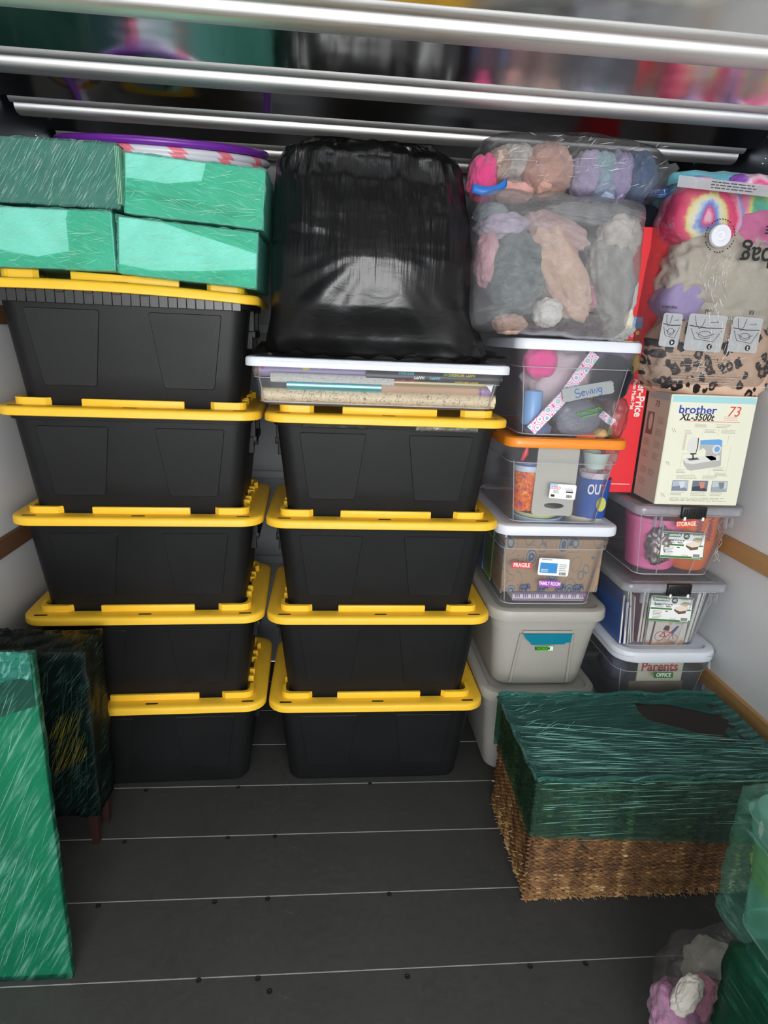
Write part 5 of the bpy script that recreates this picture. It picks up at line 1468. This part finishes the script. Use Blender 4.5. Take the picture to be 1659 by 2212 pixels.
# prints on the vacuum bag's flat front
def vfront(u, v): 
    p = at(u, v, .005); return p.x-vac.location.x, p.z-vac.location.z
VY = -.193
def vtext(s, u, v, size, mat, roll=PI, **k):
    x, z = vfront(u, v); return text(s, size, mat, vac, TM(x, VY, z, roll), **k)
vtext('cbag', 1634, 556, .082, BLACKINK, bold=.0008, sx=.9)
vtext('instant space!', 1655, 531, .017, plain((170, 70, 140), .6, name='magenta_ink'), sx=.85)
vtext('SPACE', 1672, 500, .030, BLACKINK, bold=.001)
vtext('seal', 1523, 673, .018, BLACKINK); vtext('fill', 1613, 675, .018, BLACKINK); vtext('vacuum', 1438, 665, .016, BLACKINK)
# paper strip, valve, instruction panels
x, z = vfront(1560, 405)
PANEL = film('printed_panel', (.90, .93, .95), (.82, .86, .89), .52, .10, (0, 0, 0), (5, 5, 5), 5, .5, .8, .2, .3, (.85, .9, .94), .3)
for (ua, va, ub, vb, num, sd) in ((1420, 676, 1462, 748, '4', 1), (1474, 678, 1556, 757, '3', 2), (1568, 684, 1632, 760, '2', 3)):
    xa, za = vfront(ua, va); xb, _ = vfront(ub, va); xd, zb_ = vfront(ua, vb); xa, xb = xa+(xd-xa)/2, xb+(xd-xa)/2
    s = sticker(vac, (xa+xb)/2, VY+.001, (za+zb_)/2, abs(xb-xa), abs(za-zb_), PANEL, -.03, r=.008, name='instruction_panel')
    w2, h2 = abs(xb-xa)/2, abs(za-zb_)/2
    bm = bmesh.new()
    def ln(pts, r=.0007): tube(bm, [(x_*w2, -.0012, z_*h2) for x_, z_ in pts], r, 5)
    ln([(-.9, .35), (0, .28), (.9, .32)], .0012); ln([(-.8, .2), (-.5, -.35), (.5, -.45), (.85, .2)]); ln([(-.5, .0), (0, -.22), (.5, 0)])
    ln(arcp(.0, -.1, .35, .2, 0, 360, 14)); ln([(-.7, .9), (-.55, .4), (-.35, .2), (-.2, .45), (-.1, .9)]); ln([(.15, .6), (.6, .62), (.5, .7)])
    obj('line_drawing', bm, BLACKINK, s)
    bm = P(ell(.0, 0, .0085, .0085, 16), -.0012, 0); dsk = obj('number_disc', bm, BLACKINK, s, (w2*.35, 0, -h2*.72))
    text(num, .013, WHITE, dsk, TM(0, -.0016, 0, PI), bold=.0003)
x, z = vfront(1560, 407)
sq = sticker(vac, x, VY-.002, z, .30, .030, PANEL, -.04, name='warning_strip', r=.002)
bars(sq, lines(-.05, .09, .008, 3, .0075, .0028, 71, .2), plain((70, 72, 76), .7, name='strip_ink'))
x, z = vfront(1545, 512)
rb = bmesh.new()
for i in range(34):
    if i % 5 == 4: continue
    a = i*2*PI/34
    bx(rb, -.0022, .0022, -.0004, .0004, .0435, .0465, M=Matrix.Translation((x, VY-.001, z)) @ Matrix.Rotation(a, 4, 'Y'))
obj('ring_print', rb, BLACKINK, vac, kind='stuff')
bm = bmesh.new(); lathe(bm, [(.001, .0), (.032, .0), (.033, .004), (.030, .011), (.016, .012), (.014, .009), (.006, .009), (.005, .012), (.001, .012)], 32)
vv = obj('valve', bm, plain((226, 228, 236), .3, name='white_valve'), vac, (x, VY+.003, z), (PI/2, 0, 0), smooth=True, label='round white air valve')
bars(vac, [(-.19+i*0, -.0+.10, .10-i*.007, .1012-i*.007) for i in range(0)]+lines(-.17, .10, .115, 11, .0085, .0012, 22, .5), plain((96, 84, 76), .7, name='bag_fine_print'), y=VY)

# ================================================================ BASKET
def m_weave():
    t = NT('seagrass_weave')
    at_ = t.n('ShaderNodeAttribute'); at_.attribute_name = 'tone'
    n = t.noise(t.coords('Object', (1, 1, 1)), 4, 3)
    f = t.math('ADD', at_.outputs['Fac'], t.math('MULTIPLY', t.math('SUBTRACT', n, .5), .5))
    c = t.ramp(f, [(0.0, lin((62, 38, 18))), (.35, lin((104, 70, 38))), (.65, lin((140, 102, 60))), (.85, lin((186, 152, 104))), (1.0, lin((226, 200, 156)))])
    return t.done(t.principled(c, .65, 0, t.bump(t.noise(t.coords('Object', (40, 40, 160)), 5, 3), .4, .003)))
WEAVE = m_weave()
BX0, BX1, BY0, BY1, BZ = 2.004, 2.772, -.490, -.085, .44
bk_ = thing('woven_basket', 'brown woven basket wrapped in green film, on the floor at right', 'basket', ((BX0+BX1)/2, BY0, 0))
bw, bd = BX1-BX0, BY1-BY0
obj('core', B(-bw/2+.012, bw/2-.012, .012, bd-.012, .005, BZ-.012, .01, 2), plain((70, 44, 24), .8, name='basket_inner'), bk_)
me_v, me_f, tones = [], [], []
rnd = random.Random(11)
def strand(o, du, dn, L, hh_, t_, tone):
    """one visible strand bulge: o centre, du along, dn outward"""
    b = len(me_v); up_ = Vector((0, 0, 1)); tl = rnd.uniform(-.05, .05)
    du = (du+up_*tl).normalized()
    for s, k in ((-.5, .35), (-.2, .95), (.2, .95), (.5, .35)):
        c = o+du*L*s
        me_v.append(c+up_*hh_*.5*k); me_v.append(c+dn*t_*k+up_*hh_*.22*k); me_v.append(c+dn*t_*k-up_*hh_*.22*k); me_v.append(c-up_*hh_*.5*k)
    for i in range(3):
        for j in range(3):
            me_f.append((b+i*4+j, b+i*4+j+1, b+(i+1)*4+j+1, b+(i+1)*4+j)); tones.append(tone)
def face(o, du, dn, length, rows_, dh, dl):
    n = int(length/dl)
    coltone = [rnd.gauss(0, .10) for _ in range(n+2)]
    for r in range(rows_):
        rowt = rnd.gauss(0, .07)
        off = (r % 2)*.5
        for c in range(n+1):
            x = (c+off)*dl
            if x > length: continue
            low = max(0, 1-r/14)*.25
            tone = .36+coltone[c]+rowt+rnd.gauss(0, .10)+low
            p = o+du*x+Vector((0, 0, .006+r*dh))+dn*(.003*math.sin(c*1.3+r*.4)+rnd.uniform(-.001, .001))
            strand(p, du, dn, dl*1.06, dh*1.05, .0050+rnd.uniform(0, .001), min(1, max(0, tone)))
rows_n = int((BZ-.01)/.0070)
face(Vector((-bw/2+.004, .010, 0)), Vector((1, 0, 0)), Vector((0, -1, 0)), bw-.008, rows_n, .0070, .0180)
face(Vector((-bw/2+.010, bd-.004, 0)), Vector((0, -1, 0)), Vector((-1, 0, 0)), bd-.008, rows_n, .0070, .0180)
face(Vector((bw/2-.010, .004, 0)), Vector((0, 1, 0)), Vector((1, 0, 0)), bd-.008, rows_n, .0070, .0180)
me = bpy.data.meshes.new('weave'); me.from_pydata([tuple(v) for v in me_v], [], me_f)
ca_ = me.attributes.new('tone', 'FLOAT', 'FACE')
ca_.data.foreach_set('value', tones)
me.materials.append(WEAVE)
for p in me.polygons: p.use_smooth = True
o = bpy.data.objects.new('weave', me); COL.objects.link(o); o.parent = bk_; o['kind'] = 'stuff'
# frayed straw ends along the base
bm = bmesh.new()
for i in range(170):
    if i < 110: p = Vector((-bw/2+rnd.random()*bw, .004, rnd.uniform(.003, .03))); dn = Vector((rnd.uniform(-.6, .6), -1, rnd.uniform(-.5, .4)))
    else: p = Vector((-bw/2+.004, rnd.random()*bd, rnd.uniform(.003, .12))); dn = Vector((-1, rnd.uniform(-.7, .7), rnd.uniform(-.4, .5)))
    q = p+dn.normalized()*rnd.uniform(.006, .016); q.z = max(.001, q.z)
    tube(bm, [p, q], [.0012, .0005], 4)
obj('straw_ends', bm, plain((190, 158, 112), .7, name='straw'), bk_, kind='stuff')
# dark lid board seen through the torn film
obj('lid_board', B(-bw/2+.10, bw/2-.03, .06, bd-.04, BZ-.020, BZ-.006, .004, 1), plain((36, 30, 27), .8, name='dark_board'), bk_, label='dark brown board under the torn film')
BWRAP = film('basket_wrap', (.34, .80, .66), (.02, .17, .13), .13, .40, (0, .03, 0), (1.2, 4, 46), 6, .55, .74, .13, .8, (.22, .66, .54), .8)
BWRAPT = film('basket_wrap_top', (.28, .66, .60), (.05, .33, .29), .32, .45, (.0, 0, -.12), (1.0, 42, 6), 6, .54, .74, .13, .9, (.30, .72, .64), .9)
# side skirt of film: follows the four walls, lower hem uneven
def perim(t):
    L = [bw, bd, bw, bd]; tot = sum(L); s = (t % 1)*tot
    cx0, cx1, cy0, cy1 = -bw/2-.009, bw/2+.009, -.009, bd+.009
    if s < L[0]: return Vector((cx0+(cx1-cx0)*s/L[0], cy0, 0)), Vector((0, -1, 0))
    s -= L[0]
    if s < L[1]: return Vector((cx1, cy0+(cy1-cy0)*s/L[1], 0)), Vector((1, 0, 0))
    s -= L[1]
    if s < L[2]: return Vector((cx1+(cx0-cx1)*s/L[2], cy1, 0)), Vector((0, 1, 0))
    s -= L[2]
    return Vector((cx0, cy1+(cy0-cy1)*s/L[3], 0)), Vector((-1, 0, 0))
def skirtf(u, v):
    p, n = perim(u)
    hem = .222-.028*(p.x/bw*2)+.006*noise.noise(Vector((u*60, 0, 0)))+.003*noise.noise(Vector((u*240, 1, 0)))
    if n.x < -.5: hem = .245+(p.y/bd)*.05
    z = hem+(BZ+.004-hem)*v
    return p+n*(.0015+.003*noise.noise(Vector((u*30, v*9, 2)))+.004*math.sin(v*PI)*-1*0)+Vector((0, 0, z))
bm = bmesh.new(); gridsheet(bm, skirtf, 300, 24); bmesh.ops.remove_doubles(bm, verts=bm.verts[:], dist=1e-5); obj('stretch_wrap', fixn(bm), BWRAP, bk_, smooth='all')
# the top: taut film, sagging in the middle, torn open at the right back
bm = bmesh.new()
hole = [(.57, .90), (.60, .96), (.98*.9, .72), (.93, .62), (.905, .50), (.92, .40), (.86, .36), (.72, .55), (.60, .74)]
def inside(x, y, poly):
    r = False; j = len(poly)-1
    for i in range(len(poly)):
        xi, yi = poly[i]; xj, yj = poly[j]
        if (yi > y) != (yj > y) and x < (xj-xi)*(y-yi)/(yj-yi)+xi: r = not r
        j = i
    return r
def topf(u, v):
    x = -bw/2-.009+(bw+.018)*u; y = -.009+(bd+.018)*v
    e = min(u, 1-u, v*.7, (1-v)*.7)
    z = BZ+.004+.012*(1-math.exp(-e*26))*0-.014*(1-math.exp(-e*16))+.0045*noise.noise(Vector((u*6+v*2, v*22, 3)))+.003*noise.noise(Vector((u*22, v*9, 5)))
    if e > .08: z = max(z, BZ-.004)
    return Vector((x, y, z))
NU2, NV2 = 130, 80
vs = [[bm.verts.new(topf(i/NU2, j/NV2)) for i in range(NU2+1)] for j in range(NV2+1)]
for j in range(NV2):
    for i in range(NU2):
        if inside((i+.5)/NU2, (j+.5)/NV2, [(.595, .90), (.74, .87), (.915, .72), (.93, .60), (.875, .50), (.885, .37), (.82, .395), (.71, .56), (.60, .66), (.58, .72)]): continue
        bm.faces.new((vs[j][i], vs[j][i+1], vs[j+1][i+1], vs[j+1][i]))
for v in [v for v in bm.verts if not v.link_faces]: bm.verts.remove(v)
obj('stretch_wrap', fixn(bm), BWRAPT, bk_, smooth='all')
# twisted cords of film along the front and left top edges
for pts, r in ((([(-bw/2-.006+(bw+.012)*i/60, -.010, BZ+.004+.004*math.sin(i*.5)) for i in range(61)]), .007), (([(-bw/2-.010, -.006+(bd+.01)*i/40, BZ+.003+.004*math.sin(i*.6)) for i in range(41)]), .006), (([(-bw/2-.006+(bw+.012)*i/60, bd+.006, BZ+.008+.005*math.sin(i*.4)) for i in range(61)]), .009)):
    bm = bmesh.new(); tube(bm, [Vector(p)+Vector((0, .004*noise.noise(Vector((i*.3, 0, 0))), .003*noise.noise(Vector((i*.4, 5, 0))))) for i, p in enumerate(pts)], [r*(.7+.5*abs(noise.noise(Vector((i*.25, r*99, 0))))) for i in range(len(pts))], 8)
    obj('film_cord', bm, BWRAPT, bk_, smooth='all')
# film gathered diagonally on the left wall (triangle from top back corner to front hem) is part of the skirt hem above

STRAND = plain((150, 214, 196), .18, name='pulled_film_strand')  # pale strands painted in for glints and streaks on the film
STRAND_D = plain((64, 98, 90), .2, name='dark_film_strand')
def strands(parent, f, n, seed, mat, lmin=.03, lmax=.2, ang=0.0, spread=.08, r=.0005):
    """pulled streaks and glints of film painted as fine strands lying on a face; f(u, v) gives a point, u along the face"""
    bm = bmesh.new(); rnd = random.Random(seed)
    for _ in range(n):
        u, v = rnd.random(), rnd.random(); L = rnd.uniform(lmin, lmax); a = ang+rnd.gauss(0, spread)
        pts = []
        for k in range(6):
            uu, vv = u+L*(k/5-.5)*math.cos(a), v+L*(k/5-.5)*math.sin(a)
            if 0 <= uu <= 1 and 0 <= vv <= 1: pts.append(Vector(f(uu, vv)))
        if len(pts) > 2: tube(bm, pts, [r*rnd.uniform(.6, 1.5)*(1-.75*abs(k/(len(pts)-1)-.5)*2) for k in range(len(pts))], 4)
    return obj('film_strand', bm, mat, parent, smooth='all', kind='stuff')
strands(bk_, lambda u, v: (-bw/2+bw*u, -.0135, BZ-.005-.20*v*v), 90, 21, STRAND, .03, .22, -.05, .03)
strands(bk_, lambda u, v: (-bw/2+bw*u, .01+bd*.62*v*(1-.35*u), BZ+.0045), 130, 22, STRAND, .05, .30, -.10, .10)
strands(bk_, lambda u, v: (-bw/2+bw*(.02+.25*u), bd*(.45+.5*v), BZ+.0045), 24, 23, STRAND, .1, .4, .5, .2)

# ================================================================ FOREGROUND LEFT
DARKW = film('dark_furniture_wrap', (.14, .24, .22), (.008, .035, .03), .30, .55, (0, .9, .2), (3, 3, 44), 6, .52, .70, .16, .6, (.09, .20, .17), .7)
fur = thing('wrapped_furniture', 'dark wooden cabinet wrapped in dark green film, by the left wall', 'cabinet', (.53, -.225, 0))
FW_, FD_ = .335, .13
obj('case', B(-FW_/2, FW_/2, 0, FD_, .14, .685, .006, 2), plain((24, 22, 22), .5, name='dark_wood'), fur)
obj('stretch_wrap', wrap_bm(FW_+.004, FD_+.004, .56, 7, .006, .005), DARKW, fur, (0, 0, .13), smooth='all')
lgm = plain((52, 30, 26), .45, name='red_brown_wood')
for sx in (-1, 1):
    for yv in (.018, FD_-.018):
        x = sx*(FW_/2-.02)
        bm = bmesh.new(); loft(bm, [[(x+a*k, yv+b*k, z) for a, b in ((-1, -1), (1, -1), (1, 1), (-1, 1))] for z, k in ((0, .010), (.15, .016))]); obj('leg', fixn(bm), lgm, fur, label='red-brown wooden leg')
PANW = film('green_panel_wrap', (.26, .84, .64), (.02, .30, .20), .26, .50, (0, 1.05, 0), (1.5, 2, 16), 5, .46, .66, .2, .45, (.20, .52, .40), .6)
pan = thing('wrapped_package', 'tall flat package wrapped in green film at the left foreground', 'package', (.565, -.655, 0))
PW, PH = .41, .925
obj('board', B(-PW/2, PW/2, 0, .012, .01, PH-.008, .003, 1), plain((74, 128, 102), .6, var=.5, scale=4, name='pale_board'), pan)
obj('stretch_wrap', wrap_bm(PW, .014, PH-.004, 9, .003, .002, 40), PANW, pan, smooth='all')
DG2 = film('dark_green_layer', (.20, .48, .38), (.01, .10, .07), .62, .3, (0, .9, 0), (2, 2, 26), 6, .5, .75, .5, .3, (.08, .3, .22), .6)
obj('wrap_layer', P([(-PW/2, .66), (PW/2, .80), (PW/2, .905), (-PW/2, .90)], -.0092, -.0085), DG2, pan, label='darker film band')
bm = bmesh.new()
def crump(u, v):
    n = noise.noise(Vector((u*16, v*9, 3)))
    return (-PW/2-.006+(PW+.01)*u, -.014-.012*abs(n)-.02*(v > .99)*0, .868+.068*v+.012*noise.noise(Vector((u*10, v*4, 8)))-.02*u*v*0)
gridsheet(bm, crump, 60, 18); o = obj('crumpled_film', bm, film('light_crumpled_wrap', (.35, .85, .72), (.05, .40, .32), .35, .5, (0, 1.2, 0), (4, 4, 14), 6, .5, .7, .12, .7, (.4, .8, .72), 1.0), pan, smooth='all'); md = o.modifiers.new('s', 'SOLIDIFY'); md.thickness = .001

# ================================================================ FOREGROUND RIGHT
gb = thing('wrapped_box', 'dark green wrapped box at the lower right foreground', 'box', (2.362, -1.40, 0))
obj('carton', B(-.19, .19, 0, .32, .0, .545, .004, 1), plain((40, 92, 66), .6, name='green_carton'), gb)
obj('stretch_wrap', wrap_bm(.38, .32, .55, 12, .005, .004, 30), film('deep_green_wrap', (.20, .55, .38), (.01, .13, .075), .4, .3, (0, -.5, 0), (2, 2, 22), 6, .5, .76, .2, .5, (.06, .32, .20), .6), gb, smooth='all')
nb, n1, n2 = make_bin('frosted_bin', 'frosted bin wrapped in pale green film, right edge of the picture', 2.190, -1.295, .545, .382, .28, .255, clear_plastic('frosted_lid', (.86, .95, .92), .65, (.78, .90, .86), .25), clear_plastic('frosted_tub', (.74, .92, .85), .36, (.55, .80, .70), .25), .405, .30, .05, wb=.355, db=.26, r=.045, lr=.06, step=.8)
obj('stretch_wrap', wrap_bm(.403, .300, .285, 15, .002, .003, 26), film('pale_green_wrap', (.66, .95, .85), (.2, .6, .46), .06, .30, (0, .8, 0), (4, 4, 16), 5, .55, .75, .12, .5, (.6, .9, .8), .8), nb, smooth='all')
blob('plush_toy', 'yellow plush toy seen through the frosted bin', 'soft toy', Vector((2.238, -1.055, .690)), .05, .10, .085, cloth((226, 214, 60), (240, 230, 90), 120, .6), 133, .3, 3)
# bag of soft toys on the floor
tbg = thing('toy_bag', 'clear bag of pastel soft toys on the floor at lower right', 'bag', (2.345, -.90, 0))
obj('bag_film', blob_bm(.28, .27, .29, 14, .12, 2.2, 5, 2.4, .08), CLR2, tbg, (0, 0, .145), smooth='all')
def fl_p(label, u, v, y, w_, h_, d_, c1, c2, sd, rot=(0, 0, 0)):
    return blob('plush_toy', label, 'soft toy', at(u, v, y), w_, h_, d_, cloth(c1, c2, 190, .8), sd, .16, 2.3, rot, 5, None, .04)
fl_p('mauve plush at the front of the floor toy bag', 1462, 2190, -.93, .115, .13, .12, (156, 104, 140), (186, 140, 170), 141)
fl_p('white plush ear in the floor toy bag', 1484, 2150, -.955, .045, .10, .05, (214, 206, 196), (232, 226, 218), 142, (0, .35, 0))
fl_p('pink plush arm in the floor toy bag', 1508, 2165, -.94, .06, .13, .08, (200, 130, 156), (222, 160, 182), 143, (0, .3, 0))
fl_p('cream plush head at the top of the floor toy bag', 1538, 2095, -.86, .12, .13, .12, (196, 188, 174), (218, 212, 200), 144, (0, .4, 0))
fl_p('brown plush at the right of the floor toy bag', 1545, 2180, -.92, .08, .15, .1, (128, 92, 76), (156, 118, 100), 145)

for o_ in list(COL.objects):
    if o_.get('label', '').startswith('dark green wrapped box with streaky'):
        strands(o_, lambda u, v: (-.21+.42*u, -.0085, .008+.145*v), 90, 31, STRAND, .15, .6, 1.36, .05, .0004)
    if o_.get('label', '').startswith('mint green wrapped box'):
        strands(o_, lambda u, v: (-.185+.37*u, -.0115, .008+.13*v), 40, len(o_.name)*3+int(o_.location.z*100), plain((196, 240, 224), .25, name='pale_film_strand'), .06, .30, .5, .5, .0004)
strands(fur, lambda u, v: (-FW_/2+FW_*u, -.0145, .18+.48*v), 110, 41, STRAND_D, .10, .45, 1.35, .10, .0004)
strands(pan, lambda u, v: (-PW/2+PW*u, -.0115, .05+.80*v), 70, 42, plain((130, 196, 168), .3, name='panel_film_strand'), .08, .30, .95, .06)
strands(fur, lambda u, v: (.045+.118*u, -.0150, .27+.20*v+.06*u), 75, 43, plain((150, 136, 32), .35, name='yellow_film_strand'), .25, .7, .85, .12, .0005)  # yellow glint on the wrap, painted as strands
glint = plain((244, 246, 248), .12, name='white_film_glint')  # white strands painted in as highlights on the clear bags
strands(vac, lambda u, v: (-.10+.09*u+.03*math.sin(v*6), VY-.002, .06+.36*v), 120, 51, glint, .02, .10, .9, .8, .0006)
strands(vac, lambda u, v: (-.17+.34*u, VY-.001, .02+.10*v), 30, 52, glint, .05, .2, .5, .5, .0005)
strands(cb, lambda u, v: (-.26+.52*u, -.158, .015+.14*v), 60, 53, glint, .04, .16, .9, .7, .0005)
